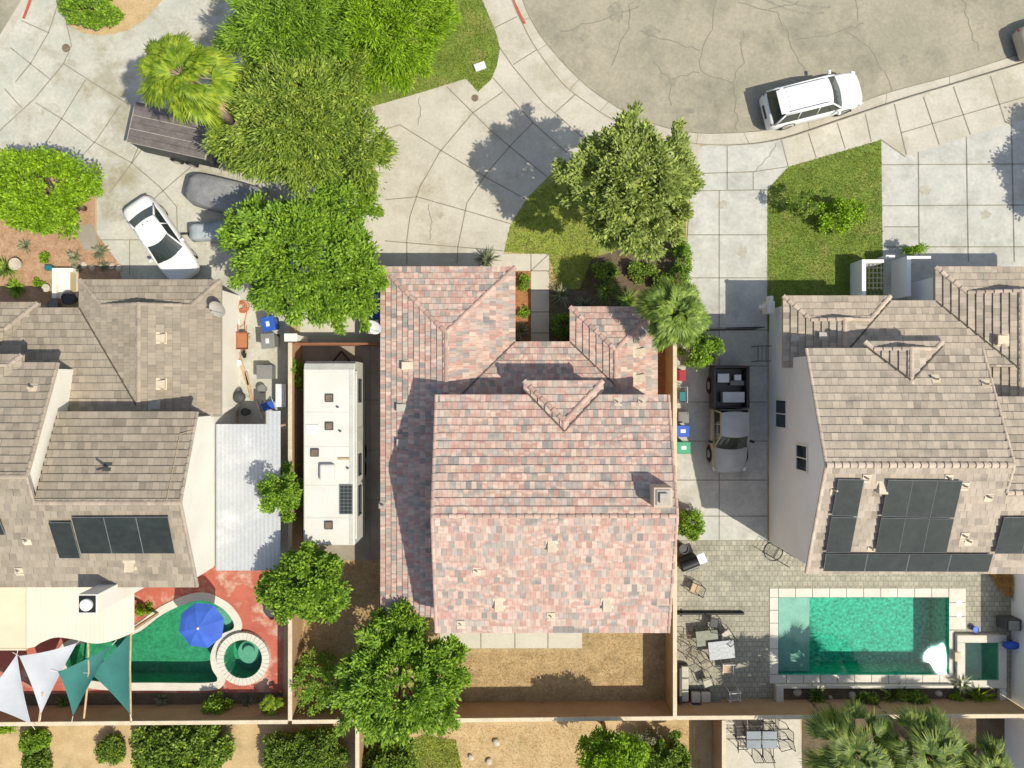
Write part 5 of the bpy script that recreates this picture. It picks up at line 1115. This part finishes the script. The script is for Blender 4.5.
g=MB(); g.poly([(x0+.02,y1-.42,rz+.006),(x1-.02,y1-.42,rz+.006),(x1-.02,y1-.12,rz-.112),(x0+.02,y1-.12,rz-.112)][::-1]); g.poly([(x0+.02,y1-.12,rz-.113),(x1-.02,y1-.12,rz-.113),(x1-.02,y1+.004,rz-.44),(x0+.02,y1+.004,rz-.44)][::-1]); g.build('front_cap','rv_cap',rv)
g=MB()
for yy in (-1.4,-3.1,-5.0,-6.6): g.box((x0+.08,yy,rz+.0125),(x1-.28,yy+.03,rz+.018))
g.build('roof_seam','rv_cap',rv)
for (x,y) in ((329.5,398),(329.5,426),(315,452.5),(329,525)):
    c=V2(x,y); g=MB(); g.box((c.x-.2,c.y-.2,rz),(c.x+.2,c.y+.2,rz+.1)); v_=g.build('roof_hatch','dark_grey',rv,bevel=.015); g=MB(); g.obox((c.x,c.y,rz+.11),(.15,0,0),(0,.15,0),(0,0,.01)); g.build('lid','vent_grey' if False else 'bark',v_)
c=V2(312.5,429); g=MB(); g.box((c.x-.3,c.y-.22,rz),(c.x+.3,c.y+.22,rz+.06)); g.box((c.x-.24,c.y-.16,rz+.06),(c.x+.24,c.y+.16,rz+.075)); g.build('skylight','white_plastic',rv,bevel=.02)
c=V2(329.5,472); g=MB(); g.box((c.x-.42,c.y-.42,rz),(c.x+.3,c.y+.42,rz+.32)); g.build('air_conditioner','rv_roof',rv,bevel=.1)
for (x,y) in ((338,407),(340.5,431),(348,468)): c=V2(x,y); g=MB(); g.tube((c.x,c.y,rz),(c.x,c.y,rz+.14),.05,.05,10); g.build('vent_pipe','dark_grey',rv)
c=V2(344,458.5); g=MB(); g.box((c.x-.28,c.y-.05,rz+.02),(c.x+.28,c.y+.05,rz+.07)); g.build('antenna','trim_gold',rv)
a=V2(339.8,514); b=V2(353,484.5); g=MB(); g.box((a.x,a.y,rz+.05),(b.x,b.y,rz+.08)); f_=g.build('solar_panel','solar_frame',rv); g=MB()
for i in range(3):
    for j in range(8): u=(b.x-a.x-.06)/3; v=(b.y-a.y-.06)/8; g.box((a.x+.03+i*u+.01,a.y+.03+j*v+.01,rz+.078),(a.x+.03+(i+1)*u-.01,a.y+.03+(j+1)*v-.01,rz+.084))
g.build('glass_face','solar',f_)
for (y_a,y_b) in ((-.9,.2),(-4.6,-3.6),(-6.6,-5.2)): window(rv,(x1+.005,(y_a+y_b)/2,1.9),(0,1,0),(0,0,1),(1,0,0),(y_b-y_a)/2,.3,'dark_grey',0)
g=MB(); g.box((x1,-2.9,.6),(x1+.02,-2.2,2.5)); g.build('door','rv_cap',rv)
g=MB(); g.box((x0+.1,y0+.1,.3),(x1-.1,y1-.2,.55)); g.path([(x0+.6,y1-.2,.45),((x0+x1)/2,y1+.6,.45),(x1-.6,y1-.2,.45)],.05); g.build('chassis','black_metal',rv)
for yy in (-3.6,-4.5):
    for xx in (x0+.12,x1-.12): g=MB(); g.tube((xx-.1,yy,.36),(xx+.1,yy,.36),.36,.36,18); g.build('wheel','rubber',rv)

# ------------------------------------------------------------ parasol, sails and pergola poles
u=thing('parasol','bright blue eight-sided parasol over the free-form pool','parasol',W(199.5,627)*0.935+Vector((0,0,.02)))
uc=W(199.5,627,2.45); ur=23.5*(H-2.3)/F; u.location=(uc.x,uc.y,.02)
g=MB(); n=8
for i in range(n):
    a0=2*PI*(i+.35)/n; a1=2*PI*(i+1.35)/n
    rows=[]
    for f,z in ((.06,2.62),(.35,2.53),(.7,2.4),(1.0,2.22)):
        p_=uc+Vector((math.cos(a0),math.sin(a0),0))*ur*f; q_=uc+Vector((math.cos(a1),math.sin(a1),0))*ur*f; m__=(p_+q_)/2; p_.z=q_.z=z; m__.z=z-.035*f; rows.append([p_,m__,q_])
    for r0,r1 in zip(rows,rows[1:]):
        for j in (0,1): g.poly([r0[j],r1[j],r1[j+1],r0[j+1]])
g.build('canopy','umb_blue',u)
g=MB()
for i in range(n): a0=2*PI*(i+.35)/n; g.tube((uc.x,uc.y,2.6),(uc.x+math.cos(a0)*ur*.98,uc.y+math.sin(a0)*ur*.98,2.2),.012,.008,5)
g.build('rib','white_metal',u); g=MB(); g.tube((uc.x,uc.y,-1.3),(uc.x,uc.y,2.6),.025); g.lathe((uc.x,uc.y,2.62),[(.06,0),(.07,.03),(.02,.08)],10); g.build('pole','white_metal',u)
g=MB(); g.lathe((uc.x,uc.y,-1.35),[(.3,0),(.3,.05),(.06,.1)],16); g.build('base','dark_grey',u)
def sail(label,m,pts,k=.075,n=14):
    A,B,C=[W(*q) for q in pts]; ce=(A+B+C)/3; g=MB(); idx={}
    for i in range(n+1):
        for j in range(n+1-i):
            a=i/n; b=j/n; c_=1-a-b; p_=A*a+B*b+C*c_
            pull=max(4*a*b*(1-c_*1.0)**3,4*b*c_*(1-a)**3,4*a*c_*(1-b)**3)*k; p_=p_.lerp(ce,pull); p_.z-=.25*27*a*b*c_*.5
            idx[i,j]=len(g.v); g.v.append(tuple(p_))
    for i in range(n):
        for j in range(n-i):
            g.f.append((idx[i,j],idx[i+1,j],idx[i,j+1])); g.m.append(0)
            if j<n-i-1: g.f.append((idx[i+1,j],idx[i+1,j+1],idx[i,j+1])); g.m.append(0)
    t=thing('shade_sail',label,'shade sail',(ce.x,ce.y,0),'shade sails over the left pool yard')
    g.build('cloth',m,t,smooth=True)
    for q in (A,B,C): r_=MB(); d=(q-ce).normalized(); r_.tube(q,q+d*.35,.012); r_.build('rope','white_metal',t)
sail('white triangular shade sail at the left edge','sail_white',[(17,654,2.7),(-22,704,2.4),(31,724,2.2)])
sail('white triangular shade sail hanging next to the green sails','sail_white',[(19,656,2.7),(77,643,2.7),(41,714,2.2)])
sail('lighter green shade sail touching the white sail','sail_green',[(58,672,2.5),(112,645,2.7),(73,716,2.2)])
sail('dark green shade sail beside the longest pergola pole','sail_green',[(90,673,2.4),(130,633,2.8),(130,714,2.2)])
for (pp,z,lb) in (([(131,632),(130,668),(131,722)],2.75,'long wooden pole between the dark green sail and the pool'),([(88,640),(89,672),(84,718)],2.75,'wooden pole between the two green shade sails'),([(43,692),(41,706),(39,722)],2.3,'short wooden pole below the white shade sail')):
    g=MB(); pts=[W(*q,z+(1.97-z)*i/(len(pp)-1)) for i,q in enumerate(pp)]
    for a,b in zip(pts,pts[1:]): g.tube(a,b,.05,.05,8)
    tag(g.build('pergola_pole','wood_tan'),lb,'pole')

# ------------------------------------------------------------ bins, dishes, clutter
def bin_(label,x,y,m,ang=0,s=1.0,group=None,front=-1):
    t=thing('wheelie_bin',label,'bin',(0,0,0),group); g=MB(); w0=.24*s; w1=.3*s; h=.95*s
    g.add([(-w0,-w0,0.05),(w0,-w0,.05),(w0,w0,.05),(-w0,w0,.05),(-w1,-w1*1.1,h),(w1,-w1*1.1,h),(w1,w1*1.1,h),(-w1,w1*1.1,h)],[(0,3,2,1),(4,5,6,7),(0,1,5,4),(1,2,6,5),(2,3,7,6),(3,0,4,7)]); g.build('body',m,t,bevel=.03)
    g=MB(); v=[(-w1-.03,-w1*1.1-.05,h),(w1+.03,-w1*1.1-.05,h),(w1+.03,w1*1.1+.06,h),(-w1-.03,w1*1.1+.06,h)]; g.add(v+[(a*.9,b*.9,h+.07) for a,b,_ in v],[(3,2,1,0),(4,5,6,7),(0,1,5,4),(1,2,6,5),(2,3,7,6),(3,0,4,7)]); g.build('lid',m,t,bevel=.02)
    g=MB(); g.box((-.09,-.14,h+.071),(.09,.12,h+.076)); g.build('sticker','white_plastic',t)
    for sx in (-1,1): g=MB(); g.tube((sx*(w0+.02),w0+.02,.1),(sx*(w0-.05),w0+.02,.1),.1,.1,12); g.build('wheel','rubber',t)
    c=W(x,y,.9); t.location=(c.x,c.y,.03); t.rotation_euler=(0,0,ang); return t
bin_('blue bin with a white sticker beside the left house clutter',269,324,'blue_plastic',R(10),1.05); bin_('grey bin directly below the blue one in the left side yard',269,341,'grey_plastic',R(4),1.1)
bin_('blue bin at the wall of the middle house garage',376.5,311,'blue_plastic',0,1.0); bin_('dark teal bin above the blue one beside the garage',377,297,'teal_plastic',0,.95); bin_('teal bin below the blue one beside the garage',376.5,322,'teal_plastic',0,.8)
bin_('blue bin next to the pickup truck along the ochre wall',682.5,431,'blue_plastic',R(90),.95); bin_('green bin lowest in the row along the ochre wall',683,447.5,'green_plastic',R(90),1.0)
def crate(label,x0,x1,y0,y1,z0,z1,m,name='storage_box',cat='box',bev=.03,lid=None):
    a=W(x0,y1,z1); b=W(x1,y0,z1); t=thing(name,label,cat,((a.x+b.x)/2,(a.y+b.y)/2,z0)); g=MB(); g.box((a.x+.02,a.y+.02,z0),(b.x-.02,b.y-.02,z1-.05)); g.build('body',m,t,bevel=bev)
    g=MB(); g.box((a.x,a.y,z1-.06),(b.x,b.y,z1)); g.obox(((a.x+b.x)/2,(a.y+b.y)/2,z1+.008),((b.x-a.x)*.38,0,0),(0,(b.y-a.y)*.38,0),(0,0,.008)); g.build('lid',lid or m,t,bevel=bev*.7); return t
crate('red container uppermost in the row beside the ochre wall',678.5,686,370,381,.03,.6,'red_plastic'); crate('grey crate between the shopping cart and the blue bin',678.5,689,412,423,.03,.5,'grey_plastic')
t=thing('hand_cart','teal wire hand cart beside the ochre wall','cart',W(683,396)); g=MB(); a=W(679,403,.6); b=W(687.5,387,.6)
for z in (.25,.6): g.path([(a.x,a.y,z),(b.x,a.y,z),(b.x,b.y,z),(a.x,b.y,z),(a.x,a.y,z)],.015,5)
for q_ in ((a.x,a.y),(b.x,a.y),(b.x,b.y),(a.x,b.y)): g.tube((*q_,.03),(*q_,.6),.015)
for i in range(1,6): x=a.x+(b.x-a.x)*i/6; g.tube((x,a.y,.25),(x,b.y,.25),.008)
g.path([(b.x,a.y,.6),(b.x-.1,a.y-.6,.9)],.015,5); g.build('frame','chrome',t); g=MB(); g.box((a.x+.05,a.y+.1,.26),(b.x-.05,b.y-.25,.5)); g.build('tub','teal_plastic',t,bevel=.02)
crate('grey deck box in the left side yard',256.5,272,365,379,.03,.7,'grey_plastic'); crate('long white lidded board leaning over a dark cart in the side yard',275.5,286,384,407,.1,.75,'white_plastic',bev=.04)
t=thing('covered_motorcycle','motorcycle with a dark cover and silver front beside the block wall','motorcycle',W(282,365)); b_=MB(); st=[(i*.18-.9,[.12,.2,.28,.3,.26,.24,.26,.3,.26,.2,.1][i],[.6,.9,1.0,.95,.85,.9,1.0,.95,.85,.7,.5][i],.5,.15) for i in range(11)]
loft(b_,st); b_.build('cover','dark_grey',t,smooth=True); g=MB()
for x in (-.7,.75): g.tube((x,-.06,.3),(x,.06,.3),.3,.3,16)
g.build('wheel','rubber',t); g=MB(); g.lathe((-.75,0,.7),[(.1,0),(.25,.08),(.2,.2),(.05,.25)],12); g.build('fairing','white_plastic',t,smooth=True); c=W(281,367,.6); loc_build(t,c,R(-88),.03)
t=thing('garden_hose','coiled orange garden hose on the ground by the left house','hose',W(242,306)); g=MB(); c=W(242,307,.1)
for i in range(5): g.ring((c.x+random.uniform(-.03,.03),c.y+random.uniform(-.03,.03),.06+i*.03),.34-.05*i,.022,22,5)
g.path([(c.x+.3,c.y,.05),(c.x+.1,c.y-.9,.05),(c.x-.3,c.y-1.2,.05),(c.x+.1,c.y-1.6,.05)],.02,5); g.build('hose_coil','orange',t)
t=thing('kettle_grill','round black kettle grill in the left side yard','grill',W(239,398)); c=W(239,397,.8); g=MB(); g.lathe((c.x,c.y,.55),[(.1,0),(.3,.12),(.33,.25),(.28,.4),(.1,.48)],18); g.build('bowl','dark_grey',t,smooth=True)
for i in range(3): a_=2.1*i; g=MB(); g.tube((c.x+.3*math.cos(a_),c.y+.3*math.sin(a_),.03),(c.x+.15*math.cos(a_),c.y+.15*math.sin(a_),.6),.012); g.build('leg','chrome',t)
def pot(label,x,y,r,h,m,plant=None,z0=.03):
    c=W(x,y,h); g=MB(); g.lathe((c.x,c.y,z0),[(r*.7,0),(r,h*.85),(r*1.08,h*.86),(r*1.08,h),(r*.92,h),(r*.88,h*.9)],18); tag(g.build('plant_pot',m,smooth=False),label,'pot')
pot('grey bucket beside the kettle grill',262,389,.22,.4,'grey_plastic'); pot('small white pot on the ground at the left house wall',238.5,363,.17,.3,'white_plastic'); pot('red pot near the kettle grill',234,402,.13,.3,'red_plastic')
pot('round stone urn at the left entrance',15,264,.3,.4,'stone'); pot('wide dark pot beside the entrance step',68,298,.33,.5,'dark_grey'); pot('round grey pot close to the entry eave',52,305,.27,.5,'grey_plastic'); pot('small pot in the mulch of the left garden',46,288,.2,.25,'stone')
for (x0,y0,x1,y1,lb) in ((238,352,248,385,'weathered plank leaning in the left side yard'),(233,334,250,338,'short brown plank near the white wall'),(256,400,262,420,'thin pale board lying in the side yard shade'),(246,372,252,400,'bent pale board beside the grey deck box')):
    g=MB(); a=W(x0,y0,.1); b=W(x1,y1,.1); d=(b-a).normalized(); g.obox((a+b)/2,(b-a)/2,Vector((-d.y,d.x,0))*.07,(0,0,.025)); tag(g.build('plank','wood_tan' if x0<250 else 'stone'),lb,'plank')
pot('white round lid beside the orange hose',237,322,.16,.15,'white_plastic'); pot('dark tall pot below the kettle grill',245,412,.2,.5,'dark_grey'); pot('red flower pot at the corner of the metal cover',231,410,.12,.3,'terracotta')
t=thing('folding_chair','blue folded chair lying in the left side yard shade','chair',W(266,406)); g=MB(); c=W(266,406,.3)
g.path([(c.x-.4,c.y-.3,.1),(c.x+.3,c.y+.4,.3),(c.x+.5,c.y-.2,.2),(c.x-.2,c.y+.3,.25),(c.x-.4,c.y-.3,.1)],.025,6); g.build('frame','chrome',t); g=MB(); g.obox((c.x+.1,c.y,.28),(.3,.1,0),(-.07,.2,0),(0,0,.015)); g.build('seat','blue_plastic',t)
t=thing('wheelbarrow','rusty wheelbarrow frame with tools by the white side wall','wheelbarrow',W(243,340)); g=MB(); c=W(243,340,.4)
for d_ in (-.22,.22): g.path([(c.x+d_,c.y+.8,.5),(c.x+d_,c.y,.4),(c.x+d_*.3,c.y-.7,.25)],.022,6); g.path([(c.x+d_,c.y+.3,.42),(c.x+d_,c.y+.35,.03)],.02,6)
g.build('frame','wood_red',t); g=MB(); g.add([(c.x-.28,c.y-.4,.42),(c.x+.28,c.y-.4,.42),(c.x+.28,c.y+.3,.42),(c.x-.28,c.y+.3,.42),(c.x-.35,c.y-.5,.62),(c.x+.35,c.y-.5,.62),(c.x+.35,c.y+.38,.62),(c.x-.35,c.y+.38,.62)],[(0,1,2,3),(0,4,5,1),(1,5,6,2),(2,6,7,3),(3,7,4,0)]); g.build('tray','terracotta',t); g=MB(); g.tube((c.x-.04,c.y-.75,.2),(c.x+.04,c.y-.75,.2),.2,.2,14); g.build('wheel','rubber',t)
def dish(label,x,y,z,m,aim,base):
    t=thing('satellite_dish',label,'satellite dish',base); c=W(x,y,z); aim=Vector(aim).normalized(); u_=aim.orthogonal().normalized(); v_=aim.cross(u_); g=MB(); n=20; R_=.42; pr=[c-aim*.08]; 
    rings=[]
    for f in (.0,.35,.7,1.0): rings.append([c+(u_*math.cos(2*PI*k/n)+v_*math.sin(2*PI*k/n))*R_*f+aim*(.09*f*f-.06) for k in range(n)])
    for r0,r1 in zip(rings,rings[1:]):
        for k in range(n): g.poly([r0[k],r0[(k+1)%n],r1[(k+1)%n],r1[k]]); g.poly([p_-aim*.012 for p_ in (r1[k],r1[(k+1)%n],r0[(k+1)%n],r0[k])])
    g.build('reflector',m,t,smooth=True); g=MB(); g.path([c-aim*.06,c-aim*.3-Vector((0,0,.1)),Vector(base)+Vector((0,0,0))],.025,6); g.path([c-v_*R_*.9,c+aim*.45],.015,5); g.obox(c+aim*.47,(.05,0,0),(0,.04,0),(0,0,.05)); g.build('mount_arm','vent_grey',t)
dish('white satellite dish on the left eave of the middle house',373,327,3.7,'white_plastic',(-.15,-.55,.6),Vector((XL+.1,(384-335)*fl,3.15)))
dish('blue-grey satellite dish on the right eave of the left house',217.5,309,3.9,'vent_grey',(-.2,-.5,.75),Vector((XE-.12,(384-312)*FM,3.05)))
g=MB(); a=W(52,298,.45); b=W(73,268,.45)
g.box((a.x,a.y,.04),(b.x,b.y,.2),0); g.box((a.x,a.y,.2),(a.x+.22,b.y,.45),0); g.box((a.x+.22,b.y-.2,.2),(b.x,b.y,.449),0); g.box((b.x-.3,a.y,.2),(b.x,b.y-.2,.21),1); tag(g.build('entry_planter',['stucco_white','trim_gold']),'cream walled entry step at the front door of the left house','entry step')
g=MB(); a=W(44,270,.3); b=W(51,265,.3); g.box((a.x,a.y,.04),(b.x,b.y,.3)); tag(g.build('storage_box','teal_plastic',bevel=.03),'small teal box beside the cream entry step','box')
def stones(pts,group):
    for i,(x,y,r,label) in enumerate(pts):
        g=MB(); c=W(x,y,.05); g.lathe((c.x,c.y,.03),[(r*.8,0),(r,r*.3),(r*.75,r*.6),(r*.3,r*.75)],9); o=g.build('rock','stone',smooth=False); o.scale=(1,random.uniform(.6,.95),1); o.rotation_euler.z=random.uniform(0,3); tag(o,label,'rock',group)
stones([(84,265,.22,'pale rock nearest the cream entry step in the garden border'),(92,268,.18,'small pale rock second from the entry step in the garden border'),(112,266,.2,'pale rock left of the last one in the border by the garage'),(119,268,.22,'pale rock at the right end of the garden border by the garage')],'rocks along the front garden border')
stones([(797,692,.25,'large pale rock at the left end of the pool planter'),(852,695,.28,'largest pale rock midway between the two dark agaves'),(830,697,.15,'smallest pale rock right of the first dark agave'),(938,693,.22,'pale rock right of the middle agave in the pool planter')],'rocks in the pool planter')
stones([(471,757,.2,'pale stone beside the green patch at the bottom, leftmost of three'),(489,761,.2,'pale stone nearest the bottom edge of the photo'),(496,742,.22,'grey stone closest to the back wall on the bottom soil')],'stones on the bottom soil')
# patio furniture
def chair(label,x,y,ang,fm='dark_grey',sm='cushion',group=None,round_=False,proto=None):
    t=thing('patio_chair',label,'chair',(0,0,0),group); g=MB()
    for sx in (-1,1): g.path([(sx*.27,-.28,0),(sx*.27,-.26,.6),(sx*.27,.26,.62),(sx*.27,.32,0)],.018,6); g.tube((sx*.25,.25,.42),(sx*.25,.36,.95),.018)
    g.tube((-.25,.36,.95),(.25,.36,.95),.018); g.tube((-.27,-.26,.4),(.27,-.26,.4),.018)
    for i in range(-3,4): g.tube((i*.075,.25,.42),(i*.075,.36,.95),.008,.008,4); g.tube((i*.075,-.26,.4),(i*.075,.25,.42),.008,.008,4)
    g.build('frame',fm,t)
    if sm: g=MB(); g.box((-.23,-.24,.43),(.23,.22,.5)); g.build('seat_cushion',sm,t,bevel=.03)
    c=W(x,y,.6); t.location=(c.x,c.y,.03); t.rotation_euler=(0,0,ang); return t
def table(label,x,y,w,l,ang,top,z=.74,panes=False,name='patio_table'):
    t=thing(name,label,'table'); g=MB()
    if panes:
        for i in (-1,1):
            for j in (-1,1): g.obox((i*w*.26*1.0,j*l*.26,z),(w*.235,0,0),(0,l*.235,0),(0,0,.012))
    else: g.box((-w/2,-l/2,z-.03),(w/2,l/2,z))
    g.build('table_top',top,t,bevel=.01)
    g=MB(); g.path([(-w/2,-l/2,z-.035),(w/2,-l/2,z-.035),(w/2,l/2,z-.035),(-w/2,l/2,z-.035),(-w/2,-l/2,z-.035)],.022,6)
    if panes: g.tube((0,-l/2,z-.02),(0,l/2,z-.02),.02); g.tube((-w/2,0,z-.02),(w/2,0,z-.02),.02)
    g.build('frame','black_metal',t)
    for i in (-1,1):
        for j in (-1,1): g=MB(); g.tube((i*(w/2-.06),j*(l/2-.06),0),(i*(w/2-.06),j*(l/2-.06),z-.04),.022); g.build('leg','black_metal',t)
    c=W(x,y,z); t.location=(c.x,c.y,.03); t.rotation_euler=(0,0,ang)
table('pale mosaic-topped table in the middle of the patio set',721.5,650,1.35,.95,R(6),'mosaic'); table('greenish glass table left of the pale mosaic table',707,638,1.15,.8,R(6),'table_green',.6)
for (x,y,a_,fm,sm,lb) in ((715,624,170,'dark_grey','dark_grey','dark chair above the glass table'),(728,636,215,'dark_grey','cushion','cushioned chair at the top right of the mosaic table'),(728,669,0,'white_metal','cushion_tan','pale chair with tan cushion below the mosaic table'),(686,640,90,'bark',None,'bare wire chair nearest the ochre wall'),(693,656,60,'bark',None,'bare wire chair below the wire chair by the wall'),(707,665,30,'bark',None,'bare wire chair under the corner of the mosaic table'),(708,683,20,'dark_grey','cushion','small cushioned chair above the sofa'),(735,697,5,'white_metal',None,'white wire chair beside the back wall'),(696,589,250,'dark_grey','cushion_tan','folding chair with tan seat below the barbecue')):
    chair(lb,x,y,R(a_),fm,sm)
def sofa(label,x0,x1,y0,y1,nc,axis):
    a=W(x0,y1,.45); b=W(x1,y0,.45); t=thing('outdoor_sofa',label,'sofa',((a.x+b.x)/2,(a.y+b.y)/2,0)); g=MB(); g.box((a.x,a.y,.05),(b.x,b.y,.3))
    if axis=='y': g.box((a.x-.0,a.y,.3),(a.x+.15,b.y,.72))
    else: g.box((a.x,a.y,.3),(b.x,a.y+.15,.72))
    g.build('frame','dark_grey',t,bevel=.02)
    for i in range(nc):
        g=MB()
        if axis=='y': g.box((a.x+.16,a.y+(b.y-a.y)*i/nc+.02,.3),(b.x-.02,a.y+(b.y-a.y)*(i+1)/nc-.02,.48))
        else: g.box((a.x+(b.x-a.x)*i/nc+.02,a.y+.16,.3),(a.x+(b.x-a.x)*(i+1)/nc-.02,b.y-.02,.48))
        g.build('seat_cushion','white_plastic' if False else 'cushion',t,bevel=.05)
sofa('outdoor sofa with pale cushions along the ochre wall in the patio corner',678,689,666,702,3,'y'); sofa('two-seat outdoor sofa with pale cushions along the back wall',691,711,692,706,2,'x')
crate('low grey storage box between the sofa and the wire chair',713,722,702,708,.03,.4,'grey_plastic')
t=thing('barbecue_grill','dark gas barbecue with a chrome side shelf against the ochre wall','barbecue'); g=MB(); g.box((-.55,-.28,.1),(.45,.28,.85)); g.build('cabinet','dark_grey',t,bevel=.03); g=MB()
for i in range(8): an0=PI*i/8; an1=PI*(i+1)/8; g.poly([(-.5,.27*math.cos(an0),.86+.27*math.sin(an0)),(.4,.27*math.cos(an0),.86+.27*math.sin(an0)),(.4,.27*math.cos(an1),.86+.27*math.sin(an1)),(-.5,.27*math.cos(an1),.86+.27*math.sin(an1))])
g.build('hood','black_metal',t); g=MB(); g.box((.46,-.25,.8),(.85,.25,.84)); g.tube((-.4,-.34,.95),(.3,-.34,.95),.02); g.build('side_shelf','chrome',t)
for x in (-.4,.3):
    for y in (-.2,.2): g=MB(); g.tube((x,y,0),(x,y,.1),.05); g.build('castor','rubber',t)
loc_build(t,W(690,563,.8),R(22),.03)
pot('tall dark pot above the barbecue',684,549,.24,.8,'dark_grey')
g=MB(); a=W(678,614.5,.35); b=W(745,614.5,.35); g.box((a.x,a.y-.07,.03),(b.x,a.y+.07,.12)); g.box((a.x+.2,a.y-.2,.03),(a.x+.3,a.y+.2,.06)); g.tube((a.x,a.y,.2),(b.x,b.y,.2),.07,.07,12); tag(g.build('rolled_awning','black_metal'),'long dark rolled awning bar lying across the paver patio','awning')
t=thing('lounge_chair','curved wire lounge chair on the pavers beside the grey wall','lounge chair'); g=MB()
for s in (-.3,.3): g.path([(-.7,s,.55),(-.35,s,.25),(0,s,.3),(.35,s,.2),(.75,s,.85)],.02,6); g.path([(-.5,s,.02),(-.2,s,.27)],.018); g.path([(.45,s,.02),(.2,s,.25)],.018)
g.ring((0,0,.03),.5,.018,24,5); g.build('frame','black_metal',t); g=MB()
for i in range(12):
    q_=i/11; X=-.7+1.45*q_; Z=np.interp(X,[-.7,-.35,0,.35,.75],[.55,.25,.3,.2,.85]); g.tube((X,-.3,Z),(X,.3,Z),.009,.009,4)
g.build('slat','black_metal',t); loc_build(t,W(776,553,.4),R(-30),.03)
table('dark-framed glass dining table with four panes on the bottom patio',761.5,739.5,1.6,.9,0,'table_glass',.74,True,'dining_table')
for (x,y,a_,lb) in ((741,733,90,'dark metal chair at the left end of the glass dining table, upper one'),(743,744,90,'dark metal chair at the left end of the dining table, lower one'),(755,728,0,'dark metal chair on the wall side of the dining table, left'),(768,727,0,'dark metal chair on the wall side of the dining table, right'),(757,752,180,'dark metal chair below the dining table, left'),(768,752,180,'dark metal chair below the dining table, right'),(784,734,270,'dark metal chair at the right end of the dining table'),(785,745,285,'dark metal chair turned away at the right end of the dining table')):
    chair(lb,x,y,R(a_),'black_metal',None,'chairs around the glass dining table')
chair('white metal chair beside the block wall at the bottom patio',729,728,R(90),'white_metal',None)
t=thing('side_burner','grey covered grill cart beside the small spa at the right edge','grill'); g=MB(); g.box((-.42,-.3,.1),(.42,.3,.8)); g.build('cabinet','dark_grey',t,bevel=.03); g=MB(); g.box((-.3,-.25,.8),(.25,.25,.95)); g.build('lid','grey_plastic',t,bevel=.08); loc_build(t,W(1013,625,.8),R(0),.03)
g=MB(); c=W(1007,645.5,.6)
st=[(-.85,.05,.08,.05,0),(-.7,.2,.1,.06,0),(-.3,.3,.11,.07,0),(.2,.3,.11,.07,0),(.65,.18,.1,.06,0),(.85,.05,.08,.05,0)]; loft(g,[(c.x+a_*.55+.28,b_*.7,.62,.58,.5) for a_,b_,*_ in st]); g.v=[(x,y+c.y,z) for x,y,z in g.v]
g.box((c.x,c.y-.1,.03),(c.x+.06,c.y+.1,.5)); g.box((c.x+.5,c.y-.1,.03),(c.x+.56,c.y+.1,.5)); tag(g.build('float_board','blue_plastic',smooth=False),'blue float board resting on a stand beside the small spa','float board')
shrub('dark low bush between the two dark agaves in the pool planter', 868, 697, 11, 5, .6, 'leaf_dark', 1500, (.12,.04), ncl=20, clr=.16, z0=.1)
shrub('dark low bush right of the middle agave in the pool planter', 915, 698, 12, 5, .6, 'leaf_dark', 1500, (.12,.04), ncl=20, clr=.16, z0=.1)
pot('small blue bucket above the small spa',976,629.5,.16,.25,'blue_plastic'); pot('white cylinder beside the spa planter',1004,693,.13,.35,'white_plastic')
# dry grass bank at right of the pavers
flat('flower_bed', [(984,566),(1012,575),(1030,598),(1030,612),(1000,590)], 'soil_tan', 0.05)
blades('dry_grass', '', [(984,566),(1012,575),(1030,598),(1030,612),(1000,590)], 3500, .35, .012, 'straw_blade', .05)
for o in bpy.data.objects:
    if o.type == 'MESH' and not o.get('kind') and not o.parent and not o.get('label'): print('UNLABELLED', o.name)
